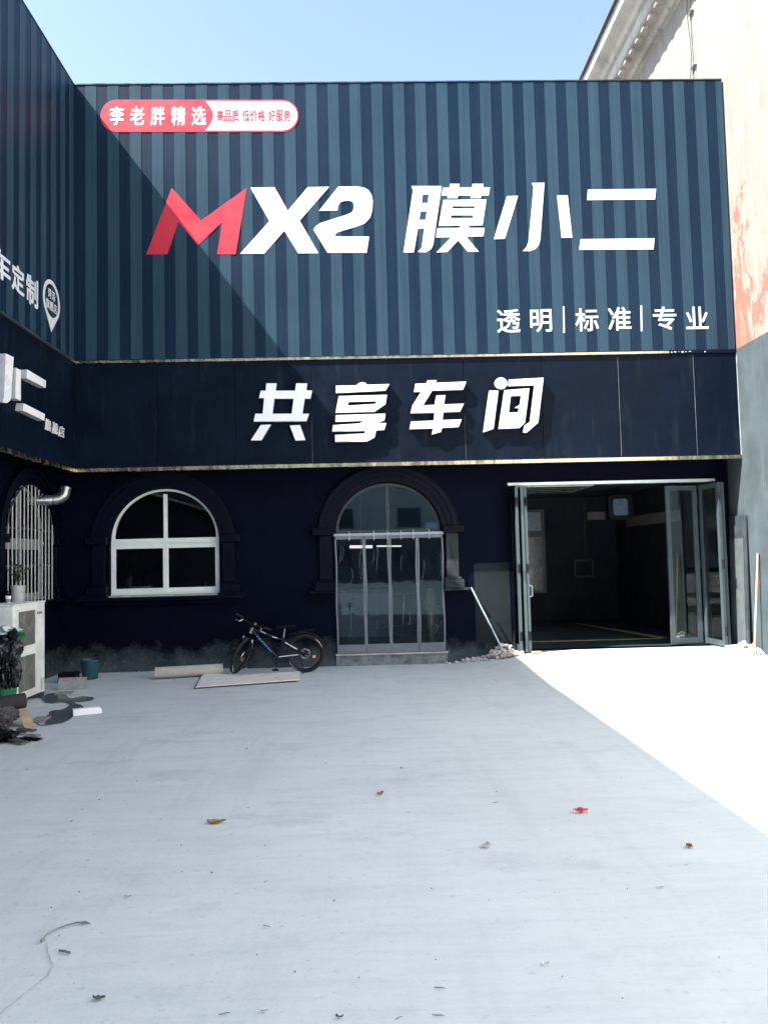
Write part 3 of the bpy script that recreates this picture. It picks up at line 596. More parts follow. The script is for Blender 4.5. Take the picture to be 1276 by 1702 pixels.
# ================================================================== RIGHT BUILDING
rb = thing('plaster_building', 'tall neighbouring building with flaking pale plaster wall and stepped cornice', 'building', (RX, 14, 0))
YA, YB = -9.0, 42.0
obj('upper_wall', B(RX, RX+0.3, 9.0, YB, 4.94, 11.88), 'plaster', rb); obj('upper_wall', B(RX+0.004, RX+0.3, YA, 8.998, 4.94, 11.88), 'bouncew', rb); obj('lower_wall', B(RX-0.012, RX+0.3, 9.0, YB, -0.1, 4.94), 'dado', rb); obj('lower_wall', B(RX-0.008, RX+0.3, YA, 8.998, -0.1, 4.94), 'bouncew', rb)  # unseen near stretches made white to bounce sunlight into the shaded yard
prof = [(RX+0.2, 11.75), (RX-0.02, 11.885), (RX-0.10, 11.90), (RX-0.16, 11.97), (RX-0.40, 12.02), (RX-0.43, 12.05), (RX-0.43, 12.24), (RX-0.50, 12.27), (RX-0.55, 12.36), (RX-0.72, 12.44), (RX-0.76, 12.47), (RX-0.76, 12.70), (RX+0.2, 12.9)]
bm = bmesh.new(); prism(bm, prof, [], lambda u, v, w: Vector((u, w, v)), YA, YB); crn = obj('cornice', bm, 'cornice', rb)
for i in range(60): obj('dentil', B(RX-0.39, RX-0.27, 9.0+i*0.34, 9.12+i*0.34, 11.93, 12.0), 'cornice', crn)
bm = bmesh.new(); prism(bm, [(RX-0.84, 12.70), (RX-0.80, 12.79), (RX+4.5, 14.6), (RX+9, 12.8), (RX+9, 12.7)], [], lambda u, v, w: Vector((u, w, v)), YA-0.1, YB+0.1); obj('roof', bm, 'tile', rb)
obj('rear_wall', B(RX+8.6, RX+8.9, YA, YB, -0.1, 12.7), 'dado', rb); obj('end_wall', B(RX+0.31, RX+8.59, YA, YA+0.3, -0.1, 12.7), 'plaster', rb)
cbl = thing('wall_cable', 'thin black cable on brackets running up the pale plaster wall', 'cable', (RX-0.06, 12.7, 8.5))
cy_ = onX(1158, 60, RX-0.06).y
for dy in (-0.06, 0.05):
    obj('strand', T([(RX-0.05+0.012*math.sin(i), 13.15+dy+0.03*math.sin(i*1.3+dy*40), 8.6+i*0.28) for i in range(14)], 0.006, 5), 'dark', cbl)
for z in (9.3, 10.3, 11.3): obj('bracket', B(RX-0.06, RX-0.001, 13.06, 13.24, z, z+0.012), 'steel', cbl)

exec_objects = True
# ================================================================== DOOR CURTAIN
ct = thing('plastic_door_curtain', 'clear plastic curtain of four grey edged panels hung across the arched doorway', 'curtain', (0.40, WY, 0.2))
obj('rail', B(-0.49, 1.30, WY-0.05, WY-0.02, 2.09, 2.135, 0.004), 'hem', ct)
for x in (-0.24, 0.16, 0.38, 0.60, 0.80, 1.06): obj('hook', T([(x, WY-0.054, 2.02), (x, WY-0.062, 2.08), (x, WY-0.058, 2.15), (x, WY-0.03, 2.165)], 0.007, 6), 'alul', ct)
edges = [-0.475, 0.0, 0.405, 0.86, 1.285]
for k in range(4):
    a, b_ = edges[k], edges[k+1]; ph = k*1.7
    def wav(u, z): return WY-0.035 + 0.0012*math.sin(u*9+ph) * (2.1-z)*0.5 + 0.0005*math.sin(u*23+z*2+ph)*(0.3 if z > 1.9 else 1)
    def sheet(u0, u1, z0, z1, nu, nz, off):
        bm = bmesh.new(); g = [[bm.verts.new((u0+(u1-u0)*i/nu + 0.006*math.sin(z0*3+j*0.4+ph), wav(u0+(u1-u0)*i/nu, z0+(z1-z0)*j/nz)+off, z0+(z1-z0)*j/nz)) for i in range(nu+1)] for j in range(nz+1)]
        for j in range(nz):
            for i in range(nu): bm.faces.new([g[j][i], g[j][i+1], g[j+1][i+1], g[j+1][i]])
        bmesh.ops.solidify(bm, geom=bm.faces[:], thickness=0.0015); return bm
    p = obj('curtain_panel', sheet(a+0.02, b_-0.02, 0.335, 2.045, 14, 24, k % 2*0.006), 'film', ct, True)
    obj('hem', sheet(a+0.004, b_-0.004, 0.20, 0.34, 10, 3, k % 2*0.006-0.003), 'hem', p, True); obj('hem', sheet(a+0.004, b_-0.004, 2.04, 2.088, 10, 2, k % 2*0.006-0.003), 'hem', p, True)
    cr = random.Random(40+k)
    for q_ in range((7, 3, 4, 6)[k]):
        u_ = cr.uniform(a+0.06, b_-0.06); z_ = cr.uniform(0.45, 1.0) if cr.random() < 0.6 else cr.uniform(1.3, 1.75); h_ = cr.uniform(0.15, 0.55); bow = cr.uniform(-0.05, 0.05)
        pts_ = [(min(b_-0.035, max(a+0.035, u_+bow*math.sin(PI*t)+0.03*t*cr.uniform(0.6, 1.2))), WY-0.0385, min(1.99, z_+h_*t)) for t in [i/10 for i in range(11)]]
        obj('crease_glint', T(pts_, [0.0004]+[cr.uniform(0.0008, 0.0024) for i in range(9)]+[0.0004], 5), 'crease_glint', p)  # pale tubes imitate highlights along the creases of the film
    for e0, e1 in ((a+0.002, a+0.028), (b_-0.028, b_-0.002)): obj('border', sheet(e0, e1, 0.342, 2.038, 2, 24, k % 2*0.006-0.003), 'hem', p, True)
# things seen through the doorway and window
pr_ = thing('kraft_paper_roll', 'tall tan paper roll standing behind the curtain\'s right panel', 'paper roll', (1.12, 13.25, 0.19))
bm = bmesh.new(); lathe(bm, [(0.02, 0.0), (0.06, 0.3), (0.09, 0.9), (0.085, 1.0), (0.0, 1.0)], (1.12, 13.25, 0.19), 16); obj('paper_sheet', bm, 'kraft', pr_, True); obj('core', T([(1.12, 13.25, 1.19), (1.12, 13.25, 1.24)], 0.03, 12), 'tube', pr_)
for nm, x0, x1, lab in (('glow_tube', -0.28, 0.16, 'added pinkish tube lamp seen through the left of the curtain'), ('glow_tube', 0.24, 0.72, 'added thin white tube lamp seen through the middle of the curtain')):  # glowing tubes added behind the curtain for its pinkish and white streaks
    t_ = thing(nm, lab, 'glow', (x0, 15.0, 1.93)); obj('tube', T([(x0, 15.0, 1.95), (x1, 15.0, 1.94)], 0.014 if x0 > 0 else 0.028, 8), 'glow', t_)
    obj('bracket', B(x0+0.05, x1-0.05, 15.04, 15.08, 1.965, 1.99), 'dark', t_)
    obj('hanger', T([((x0+x1)/2, 15.06, 1.99), ((x0+x1)/2, 15.06, 3.3)], 0.006, 5), 'alul', t_)
sh_ = thing('shop_counter', 'low grey blue counter seen dimly behind the curtain', 'counter', (0.3, 15.6, 0.19))
obj('top', B(-0.9, 0.55, 15.3, 15.9, 1.05, 1.1, 0.005), 'alu', sh_); obj('front', B(-0.85, 0.5, 15.35, 15.85, 0.186, 1.049), 'hem', sh_)
for i, (x, lab) in enumerate(((-3.93, 'small clear bottle on the sill inside the window\'s left pane'), (-2.62, 'small bottle on the sill inside the window\'s right pane'))):
    t_ = thing('bottle', lab, 'bottle', (x, WY+0.30, 1.24), 'bottles inside the window')
    bm = bmesh.new(); lathe(bm, [(0.02, 0), (0.022, 0.01), (0.022, 0.09), (0.009, 0.115), (0.009, 0.13)], (x, WY+0.20, 1.222), 12); obj('glass_body', bm, 'foam', t_, True); bm = bmesh.new(); lathe(bm, [(0.011, 0.131), (0.011, 0.15)], (x, WY+0.20, 1.222), 10); obj('cap', bm, 'white', t_)
# inside the garage
tv = thing('hanging_screen', 'rounded grey screen in a thick dark frame hung from the garage ceiling', 'screen', (5.18, 15.5, 3.04))
def rrect(cx, cz, w, h, r, n=6): return [(cx+sx*(w/2-r)+r*math.cos(a0+PI/2*i/n), cz+sz*(h/2-r)+r*math.sin(a0+PI/2*i/n)) for sx, sz, a0 in ((1, 1, 0), (-1, 1, PI/2), (-1, -1, PI), (1, -1, 3*PI/2)) for i in range(n+1)]
bm = bmesh.new(); prism(bm, rrect(5.18, 2.625, 0.50, 0.50, 0.09), [rrect(5.18, 2.625, 0.31, 0.34, 0.06)], mapY, 15.45, 15.60); obj('frame', bm, 'dark', tv)
bm = bmesh.new(); prism(bm, rrect(5.18, 2.625, 0.32, 0.35, 0.06), [], mapY, 15.48, 15.59); obj('screen_face', bm, 'screen', tv); obj('bracket', T([(5.18, 15.55, 2.88), (5.18, 15.55, 3.04)], 0.02), 'dark', tv)
b1 = thing('wall_banner', 'cream banner strip on the garage rear wall left of the screen', 'banner', (5.15, 18.19, 2.5)); obj('sheet', B(5.28, 5.70, 18.15, 18.165, 2.49, 2.68), 'banner', b1); obj('lower_edge', B(5.28, 5.70, 18.148, 18.166, 2.46, 2.488), 'dark', b1)
b2 = thing('wall_banner', 'long cream banner along the garage side wall right of the screen', 'banner', (5.95, 15, 2.2)); obj('sheet', B(5.93, 5.945, 14.4, 17.4, 2.28, 2.50), 'banner', b2); obj('lower_edge', B(5.928, 5.946, 14.4, 17.4, 2.25, 2.278), 'dark', b2)
fr_ = thing('wall_frame', 'small empty square frame on the garage rear wall', 'frame', (5.14, 18.18, 1.35))
bm = bmesh.new(); prism(bm, rrect(5.14, 1.35, 0.46, 0.42, 0.02, 2), [rrect(5.14, 1.35, 0.38, 0.34, 0.01, 2)], mapY, 18.10, 18.16); obj('border', bm, 'alud', fr_); obj('back', B(4.95, 5.33, 18.162, 18.19, 1.18, 1.52), 'dark', fr_)

# ================================================================== AIR CONDITIONER
ac = thing('air_conditioner', 'tall cream outdoor air conditioner with two grilles beside the barred window', 'air conditioner', (-4.5, 10.1, 0))
ax0, ax1, ay0, ay1, az0, az1 = -4.70, -4.30, 9.63, 10.57, 0.07, 1.25
obj('casing', B(ax0, ax1, ay0, ay1, az0, az1, 0.012), 'acbody', ac); obj('top_lid', B(ax0-0.01, ax1+0.01, ay0-0.008, ay1+0.008, az1+0.001, az1+0.018, 0.006), 'acbody', ac)
for y in (ay0+0.06, ay1-0.14): obj('foot', B(ax0, ax1+0.02, y, y+0.08, -0.004, 0.066, 0.004), 'alu', ac)
for z0, z1 in ((0.14, 0.64), (0.70, 1.20)):
    bm = bmesh.new(); prism(bm, rrect(9.98, (z0+z1)/2, 0.56, z1-z0, 0.02, 3), [rrect(9.98, (z0+z1)/2, 0.50, z1-z0-0.06, 0.02, 3)], mapX, ax1+0.022, ax1+0.001); g = obj('grille_frame', bm, 'acbody', ac)
    obj('fin_panel', B(ax1+0.0005, ax1+0.004, 9.735, 10.225, z0+0.035, z1-0.035), 'acdark', g)
    bm = bmesh.new()
    for i in range(17): y = 9.745+i*0.0295; box(bm, ax1+0.010, ax1+0.015, y-0.003, y+0.003, z0+0.03, z1-0.03)
    for i in range(24): z = z0+0.04+i*(z1-z0-0.08)/23; box(bm, ax1+0.0155, ax1+0.019, 9.733, 10.227, z-0.0035, z+0.0035)
    tag(obj('grille', bm, 'acgr', g), kind='stuff')
    bm = bmesh.new()
    for k in range(3): prism(bm, [(9.98+0.05*math.cos(k*2.09), (z0+z1)/2+0.05*math.sin(k*2.09)), (9.98+0.2*math.cos(k*2.09-.4), (z0+z1)/2+0.2*math.sin(k*2.09-.4)), (9.98+0.2*math.cos(k*2.09+.5), (z0+z1)/2+0.2*math.sin(k*2.09+.5))], [], mapX, ax1+0.005, ax1+0.008)
    obj('fan', bm, 'slab', g)
lg = obj('logo', B(ax1+0.0005, ax1+0.002, 10.325, 10.345, 1.10, 1.135), 'dark', ac)
for i, ch in enumerate('GREE'): obj('letter', glyph_bm(ch, 10.352+i*0.034, 10.382+i*0.034, 1.102, 1.133, mapX, ax1+0.002, 0.01, 0.0015), 'dark', lg)
obj('side_handle', B(-4.56, -4.44, ay0-0.004, ay0+0.002, 0.95, 1.02, 0.002), 'acgr', ac)
obj('valve_cover', B(-4.60, -4.42, ay1-0.002, ay1+0.05, 0.12, 0.30, 0.01), 'acbody', ac)
rg = obj('rust_stain', B(ax1+0.0005, ax1+0.0015, 10.44, 10.55, 0.09, 0.26), streaked('scuffed_casing', (0.52, 0.51, 0.46), (0.06, 0.05, 0.045), 0.6, 1.0), ac)
# potted plant and cup on top of it
pp = thing('potted_plant', 'leafy plant in a cloudy plastic pot on top of the air conditioner', 'plant', (-4.57, 10.38, 1.27)); pc = Vector((-4.57, 10.38, 1.269))
bm = bmesh.new(); lathe(bm, [(0.075, 0), (0.08, 0.01), (0.092, 0.21), (0.098, 0.215), (0.09, 0.217), (0.082, 0.19)], pc, 20); obj('pot', bm, 'pot', pp, True)
bm = bmesh.new(); lathe(bm, [(0.083, 0.188), (0.05, 0.195), (0.0, 0.198)], pc, 16); obj('soil', bm, 'soil', pp, True)
rng = random.Random(3)
for k in range(9):
    a = rng.uniform(0, 2*PI); sp = rng.uniform(0.04, 0.2); hh = rng.uniform(0.22, 0.46)
    pts = [pc+Vector((math.cos(a)*sp*t*t, math.sin(a)*sp*t*t, 0.19+hh*t)) for t in (0, .25, .5, .75, 1)]
    st_ = obj('stem', T(pts, [0.005, 0.0045, 0.004, 0.003, 0.002], 5), 'stem', pp)
    for j in range(8):
        t = rng.uniform(0.3, 1.0); p = pc+Vector((math.cos(a)*sp*t*t, math.sin(a)*sp*t*t, 0.19+hh*t)); b_ = rng.uniform(0, 2*PI); L_ = rng.uniform(0.05, 0.10); w_ = L_*0.28; el = rng.uniform(-0.3, 0.9)
        d = Vector((math.cos(b_)*math.cos(el), math.sin(b_)*math.cos(el), math.sin(el))); s = d.cross(Vector((0, 0, 1))).normalized()
        bm = bmesh.new(); v = [bm.verts.new(q) for q in (p, p+d*L_*.45+s*w_, p+d*L_-Vector((0, 0, L_*.25)), p+d*L_*.45-s*w_, p+d*L_*.5-Vector((0, 0, 0.008)))]
        bm.faces.new([v[0], v[1], v[4]]); bm.faces.new([v[1], v[2], v[4]]); bm.faces.new([v[2], v[3], v[4]]); bm.faces.new([v[3], v[0], v[4]]); obj('leaf', bm, 'leafg', st_)
cu_ = thing('paper_cup', 'small white cup left of the plant pot on the air conditioner', 'cup', (-4.64, 10.2, 1.27)); bm = bmesh.new(); lathe(bm, [(0.026, 0), (0.036, 0.085), (0.039, 0.088), (0.033, 0.088), (0.025, 0.005), (0, 0.004)], (-4.60, 10.16, 1.269), 16); obj('cup_body', bm, 'foam', cu_, True)
bm = bmesh.new(); lathe(bm, [(0.0275, 0.004), (0.032, 0.05)], (-4.60, 10.16, 1.269), 16); obj('sleeve', bm, 'acgr', cu_, True)
# vent duct
vd = thing('vent_duct', 'silver bent vent duct sticking out of the barred window', 'duct', (LX, 11.6, 2.75))
pts = [Vector((LX-0.1, 11.75, 2.72)), Vector((LX+0.10, 11.78, 2.72)), Vector((LX+0.22, 11.83, 2.72))] + [Vector((LX+0.22+0.17*math.sin(a), 11.83+0.08*math.sin(a), 2.72+0.15*(1-math.cos(a)))) for a in [i*PI/2/8 for i in range(1, 9)]] + [Vector((LX+0.40, 11.92, 2.92))]
bm = bmesh.new(); tube(bm, pts[:3], 0.075, 20); obj('pipe', bm, 'steel', vd, True); bm = bmesh.new(); tube(bm, pts[2:], [0.079+0.004*(i % 2) for i in range(len(pts)-2)], 20, False); bmesh.ops.solidify(bm, geom=bm.faces[:], thickness=0.004); obj('elbow', bm, 'steel', vd, True)

# ================================================================== BIN AND RUBBISH
bn = thing('wheelie_bin', 'green wheelie bin with a white symbol at the left edge', 'bin', (-4.38, 9.2, 0))
bm = bmesh.new()
def frustum(bm, x0, x1, y0, y1, z0, X0, X1, Y0_, Y1_, z1):
    a = [bm.verts.new(p) for p in ((x0, y0, z0), (x1, y0, z0), (x1, y1, z0), (x0, y1, z0))]; b_ = [bm.verts.new(p) for p in ((X0, Y0_, z1), (X1, Y0_, z1), (X1, Y1_, z1), (X0, Y1_, z1))]
    bm.faces.new(a[::-1]); bm.faces.new(b_)
    for i in range(4): bm.faces.new([a[i], a[(i+1) % 4], b_[(i+1) % 4], b_[i]])
    bmesh.ops.bevel(bm, geom=bm.edges[:], offset=0.02, segments=2, affect='EDGES'); return bm
obj('body', frustum(bm, -4.55, -4.16, 8.98, 9.38, 0.03, -4.60, -4.10, 8.93, 9.46, 0.86), 'bin', bn, True)
obj('rim', B(-4.63, -4.08, 8.91, 9.49, 0.861, 0.90, 0.012), 'bin', bn, True); obj('lid', B(-4.64, -4.09, 9.45, 9.50, 0.902, 0.95, 0.012), 'bin', bn, True)
for x in (-4.57, -4.22): obj('wheel', T([(x, 9.44, 0.09), (x+0.045, 9.44, 0.09)], 0.095, 20), 'rubber', bn, True)
sy = 8.965
for seq in ([(-4.20, 0.32), (-4.20, 0.42), (-4.23, 0.46), (-4.26, 0.42), (-4.26, 0.32)], [(-4.18, 0.30), (-4.28, 0.30)], [(-4.22, 0.39), (-4.24, 0.39)]):
    obj('symbol', T([(x, sy-0.022 + (0.46-z)*0.06, z) for x, z in seq], 0.006, 6), 'white', bn)
gb = thing('rubbish_bag', 'black plastic bag bulging over the front of the green bin', 'bag', (-4.2, 9.1, 0.9))
bm = bmesh.new(); sack(bm, (-4.24, 9.05, 0.80), (0.30, 0.24, 0.24), 1, 0.35); sack(bm, (-4.06, 8.93, 0.60), (0.15, 0.12, 0.33), 2, 0.5); obj('bag_film', bm, 'bag', gb, True)
bm = bmesh.new(); lump(bm, (-4.01, 8.98, 0.965), (0.06, 0.06, 0.06), 3, 2, 0.5); obj('knot', bm, 'bag', gb, True)
wb = thing('pale_bag', 'crumpled pale green plastic bag on top of the black bag', 'bag', (-4.2, 9.1, 0.98)); bm = bmesh.new(); lump(bm, (-4.20, 9.10, 1.0), (0.17, 0.15, 0.05), 4, 3, 0.6); obj('bag_film', bm, 'wbag', wb, True); bm = bmesh.new(); lump(bm, (-4.10, 9.0, 1.03), (0.06, 0.05, 0.04), 14, 2, 0.6); obj('handle_loop', bm, 'wbag', wb, True)
def strewn(name, label, cat, c, s, seed, m, amp=0.4):
    bm = bmesh.new(); sack(bm, c, s, seed, amp, (3, 3, 2)); o = obj(name, bm, m, None, True); return tag(o, label, cat)
strewn('rubbish_sack', 'sagging dark sack on the ground in front of the green bin', 'sack', (-3.98, 8.52, 0.13), (0.26, 0.26, 0.15), 5, 'tube')
strewn('plastic_wrapping', 'crumpled black wrapping at the lower left edge of the heap', 'wrapping', (-3.72, 7.95, 0.05), (0.24, 0.22, 0.07), 6, 'bag', 0.6)
strewn('plastic_wrapping', 'flat black film tail reaching right on the concrete from the heap', 'wrapping', (-3.42, 7.93, 0.015), (0.20, 0.06, 0.022), 8, 'bag', 0.6)
tb = thing('cardboard_tube', 'short dark wide tube lying on the rubbish heap', 'tube', (-3.85, 8.75, 0.2)); bm = bmesh.new(); tube(bm, [(-4.02, 8.62, 0.24), (-3.80, 8.80, 0.25)], 0.085, 20, False); bmesh.ops.solidify(bm, geom=bm.faces[:], thickness=0.008); obj('sleeve', bm, 'tube', tb, True); bm = bmesh.new(); tube(bm, [(-4.0, 8.636, 0.242), (-3.82, 8.784, 0.249)], 0.06, 16); obj('core', bm, 'dark', tb, True)
def flat(name, label, cat, c, l, w, t, rot, m, tilt=(0, 0)):
    bm = bmesh.new(); box(bm, -l/2, l/2, -w/2, w/2, 0, t, min(0.004, t*0.3), Matrix.Translation(c) @ Matrix.Rotation(rot, 4, 'Z') @ Matrix.Rotation(tilt[0], 4, 'X') @ Matrix.Rotation(tilt[1], 4, 'Y')); return tag(obj(name, bm, m), label, cat)
flat('wooden_board', 'tan board leaning off the heap against the ground', 'board', (-3.72, 8.66, 0.06), 0.34, 0.11, 0.012, -0.9, 'kraft', (0, 0.5))
flat('floor_tile', 'square dull red tile piece lying at the puddle edge', 'tile', onZ(67, 1196, 0.004), 0.16, 0.26, 0.012, 0.05, 'ptile')
for i, (x, y, r_, l_) in enumerate(((22, 1218, 0.5, 0.34), (30, 1232, -0.6, 0.30), (45, 1214, -0.3, 0.26))):
    flat('dark_board', ('thin dark board scrap lowest in the rubbish heap', 'short charcoal board scrap pointing right at the heap front', 'narrow dark board scrap under the cardboard tube')[i], 'board', onZ(x, y, 0.006+0.017*i), l_*0.8, 0.07, 0.014, r_, 'tube', (0.03, 0.03*i))
# puddle
def blob(px, z, nm, m, lab, cat=None, kind=None):
    bm = bmesh.new(); P = [onZ(x, y, z) for x, y in px]; out = []
    n = len(P)
    for i in range(n):
        p0, p1, p2, p3 = P[i-1], P[i], P[(i+1) % n], P[(i+2) % n]
        for k in range(5):
            t = k/5; out.append(0.5*((2*p1)+(-p0+p2)*t+(2*p0-5*p1+4*p2-p3)*t*t+(-p0+3*p1-3*p2+p3)*t**3))
    out = [q+Vector((0.018*mnoise.noise(q*9), 0.03*mnoise.noise(q*9+Vector((7, 3, 0))), 0)) for q in out]
    prism(bm, [(q.x, q.y) for q in out], [], mapZ, z, z-0.004); return tag(obj(nm, bm, m), lab, cat, None, kind)
blob([(72, 1157), (88, 1152), (108, 1154), (118, 1160), (140, 1157), (156, 1160), (150, 1164), (122, 1167), (136, 1172), (140, 1178), (122, 1182), (120, 1192), (105, 1200), (70, 1205), (64, 1198), (80, 1188), (84, 1182), (106, 1178), (116, 1170), (104, 1166), (84, 1168), (72, 1164)], 0.0065, 'puddle', 'puddle', 'dark puddle spreading from the foot of the air conditioner', None, 'structure')
blob([(40, 1224), (52, 1220), (68, 1221), (60, 1228), (48, 1234), (40, 1233)], 0.0065, 'puddle', 'puddle', 'small dark wet patch beside the rubbish heap', None, 'structure')
# foam bar, slab, bucket
fo = thing('foam_block', 'white foam bar lying by the dark puddle', 'foam', (-3.22, 9.1, 0)); bm = bmesh.new(); a, b_ = onZ(122, 1191), onZ(168, 1186); mt = Matrix.Translation(((a+b_)/2)) @ Matrix.Rotation(math.atan2(b_.y-a.y, b_.x-a.x), 4, 'Z'); L_ = (b_-a).length
obj('bar', B(-L_/2, L_/2, 0, 0.10, 0.0, 0.075, 0.008, mt), 'foam', fo); obj('end_chip', B(L_/2+0.001, L_/2+0.012, 0.01, 0.09, 0.0, 0.05, 0.003, mt), 'foam', fo)
sl_ = thing('stone_slab', 'grey slab with a faded pink top edge propped near the bucket', 'slab', (-4.12, 11.0, 0)); mt = Matrix.Translation((-4.13, 11.02, 0.0)) @ Matrix.Rotation(0.04, 4, 'Z') @ Matrix.Rotation(-0.5, 4, 'X')
obj('body', B(-0.19, 0.19, 0, 0.03, -0.003, 0.165, 0.003, mt), 'slab', sl_); obj('edge', B(-0.19, 0.195, -0.004, 0.034, 0.166, 0.178, 0.002, mt), 'pink', sl_)
flat('floor_tile', 'pale square tile lying flat between the slab and the puddle', 'tile', onZ(108, 1152, 0.003), 0.22, 0.2, 0.008, 0.1, 'slab')
bk = thing('bucket', 'dark teal bucket by the wall corner', 'bucket', (-4.2, 11.95, 0)); bm = bmesh.new(); lathe(bm, [(0.105, 0.0), (0.112, 0.008), (0.135, 0.27), (0.145, 0.275), (0.145, 0.292), (0.13, 0.292), (0.105, 0.02), (0, 0.015)], (-4.2, 12.0, 0.002), 28); obj('body', bm, 'bucket', bk, True)
obj('handle', T([Vector((-4.2+0.142*math.cos(a), 12.0-0.05*math.sin(a), 0.28-0.10*math.sin(a))) for a in [PI*i/16 for i in range(17)]], 0.005, 6), 'dark', bk)
bx_ = thing('black_box', 'small open black box behind the grey slab', 'box', (-4.45, 11.75, 0)); obj('base', B(-4.55, -4.30, 11.65, 11.85, 0.0, 0.02), 'dark', bx_)
for q in ((-4.55, -4.53, 11.65, 11.85), (-4.32, -4.30, 11.65, 11.85), (-4.529, -4.321, 11.65, 11.67), (-4.529, -4.321, 11.83, 11.85)): obj('side', B(*q, 0.021, 0.14), 'dark', bx_)
# roll and flattened carton
rl = thing('paper_roll', 'long cream roll lying on the ground under the window', 'roll', (-2.7, 11.85, 0.1))
p0, p1 = Vector((-3.17, 11.80, 0.086)), Vector((-2.20, 12.02, 0.086)); d = (p1-p0).normalized(); bm = bmesh.new(); tube(bm, [p0, p1], 0.086, 32, False); bmesh.ops.solidify(bm, geom=bm.faces[:], thickness=0.004); obj('outer_wrap', bm, 'cream', rl, True)
bm = bmesh.new(); q = d.to_track_quat('Z', 'Y').to_matrix().to_4x4()
for (e, s) in ((p0, 1), (p1, -1)):
    sp = [e+d*s*0.012+(q @ Vector(((0.02+0.06*t)*math.cos(t*16), (0.02+0.06*t)*math.sin(t*16), 0))) for t in [i/60 for i in range(61)]]
    tube(bm, sp, 0.0035, 4)
obj('spiral_layers', bm, 'tube', rl); bm = bmesh.new(); tube(bm, [p0+d*0.03, p1-d*0.03], 0.075, 20); obj('core', bm, 'tube', rl, True)
cbp = [onZ(x, y, 0.02) for x, y in ((328, 1143), (498, 1131), (499, 1117), (460, 1119), (400, 1124), (372, 1122), (342, 1116))]
cbd = thing('flattened_carton', 'flattened cream carton lying in front of the bicycle', 'cardboard', (-1.7, 11.4, 0))
for k, (dx, dy, m) in enumerate(((0, 0, 'cream'), (-0.03, 0.03, 'cream'), (-0.05, 0.012, 'tube'))):
    bm = bmesh.new(); prism(bm, [(p.x+dx, p.y+dy) for p in cbp], [], mapZ, 0.034-0.011*k, 0.026-0.011*k); obj('layer', bm, m, cbd)
obj('hand_hole', B(-1.33, -1.28, 11.33, 11.36, 0.0345, 0.0355), 'dark', cbd)

# ================================================================== BICYCLE
bk0 = Vector((-0.94, 12.06, 0.0))
bi = thing('bicycle', 'black mountain bicycle with pale blue frame markings leaning by the doorway', 'bicycle', bk0)
lean = Matrix.Rotation(math.radians(6), 4, 'X')
BM = Matrix.Translation(bk0) @ lean
def bp(s, h, t=0.0): return BM @ Vector((-s, -t, h))     # s forward (towards -X), t towards the camera
R_W = 0.295
def wheel(center, axis_, parent):
    q = axis_.to_track_quat('Z', 'Y').to_matrix()
    ring = lambda r, n=40, z=0: [center + q @ Vector((r*math.cos(2*PI*i/n), r*math.sin(2*PI*i/n), z)) for i in range(n)]
    w = obj('wheel', T(ring(R_W-0.052), 0.011, 6, True), 'bframe', parent, True)
    obj('tyre', T(ring(R_W-0.024), 0.025, 10, True), 'rubber', w, True)
    bm = bmesh.new()
    for i in range(24):
        a = 2*PI*i/24; z = 0.025 if i % 2 else -0.025; b_ = a+(0.5 if i % 4 < 2 else -0.5)
        tube(bm, [center + q @ Vector((0.025*math.cos(b_), 0.025*math.sin(b_), z)), center + q @ Vector(((R_W-0.055)*math.cos(a), (R_W-0.055)*math.sin(a), 0))], 0.0014, 4, False)
    obj('spokes', bm, 'bframe', w); obj('hub', T([center-axis_*0.045, center+axis_*0.045], 0.02, 12), 'dark', w, True)
    bm = bmesh.new(); tube(bm, ring(0.072, 32, 0.034), 0.0065, 4, closed=True)
    for i in range(6): tube(bm, [center + q @ Vector((0.02*math.cos(i*PI/3), 0.02*math.sin(i*PI/3), 0.034)), center + q @ Vector((0.07*math.cos(i*PI/3+.3), 0.07*math.sin(i*PI/3+.3), 0.034))], 0.004, 4)
    obj('brake_disc', bm, 'bsilver', w)
    for a0, a1, rr in ((0.35, 0.9, R_W-0.022), (3.6, 4.2, R_W-0.022)): obj('tyre_print', T([center + q @ Vector((rr*math.cos(a0+(a1-a0)*i/8), rr*math.sin(a0+(a1-a0)*i/8), 0.0205)) for i in range(9)], 0.006, 4), 'whitepaint', w)
    return w
axr = (BM.to_3x3() @ Vector((0, -1, 0))).normalized()
rw = wheel(bp(0, R_W), axr, bi)
rf = obj('reflector', B(-0.02, 0.02, -0.004, 0.004, -0.02, 0.02, 0.003, Matrix.Translation(bp(-0.135, 0.245, 0.02))), 'reflector', rw)
ST0, ST1 = Vector((0.80, 0.70)), Vector((0.865, 0.545))
bm = bmesh.new()
tube(bm, [bp(0.43, 0.24), bp(0.80, 0.665)], 0.024, 12); fr0 = obj('frame', bm, 'bframe', bi, True)
obj('top_tube', T([bp(0.33, 0.505), bp(0.795, 0.69)], 0.017, 10), 'bframe', fr0, True); obj('seat_tube', T([bp(0.43, 0.24), bp(0.318, 0.55)], 0.017, 10), 'bframe', fr0, True)
for t in (-0.04, 0.04):
    obj('seat_stay', T([bp(0.335, 0.50, t*0.4), bp(0.0, R_W, t*1.2)], 0.009, 8), 'bframe', fr0, True); obj('chain_stay', T([bp(0.43, 0.24, t*0.5), bp(0.0, R_W, t*1.2)], 0.010, 8), 'bframe', fr0, True)
obj('head_tube', T([bp(0.795, 0.715), bp(0.83, 0.63)], 0.024, 12), 'bsilver', fr0, True)
dirT = (bp(0.80, 0.665)-bp(0.43, 0.24))
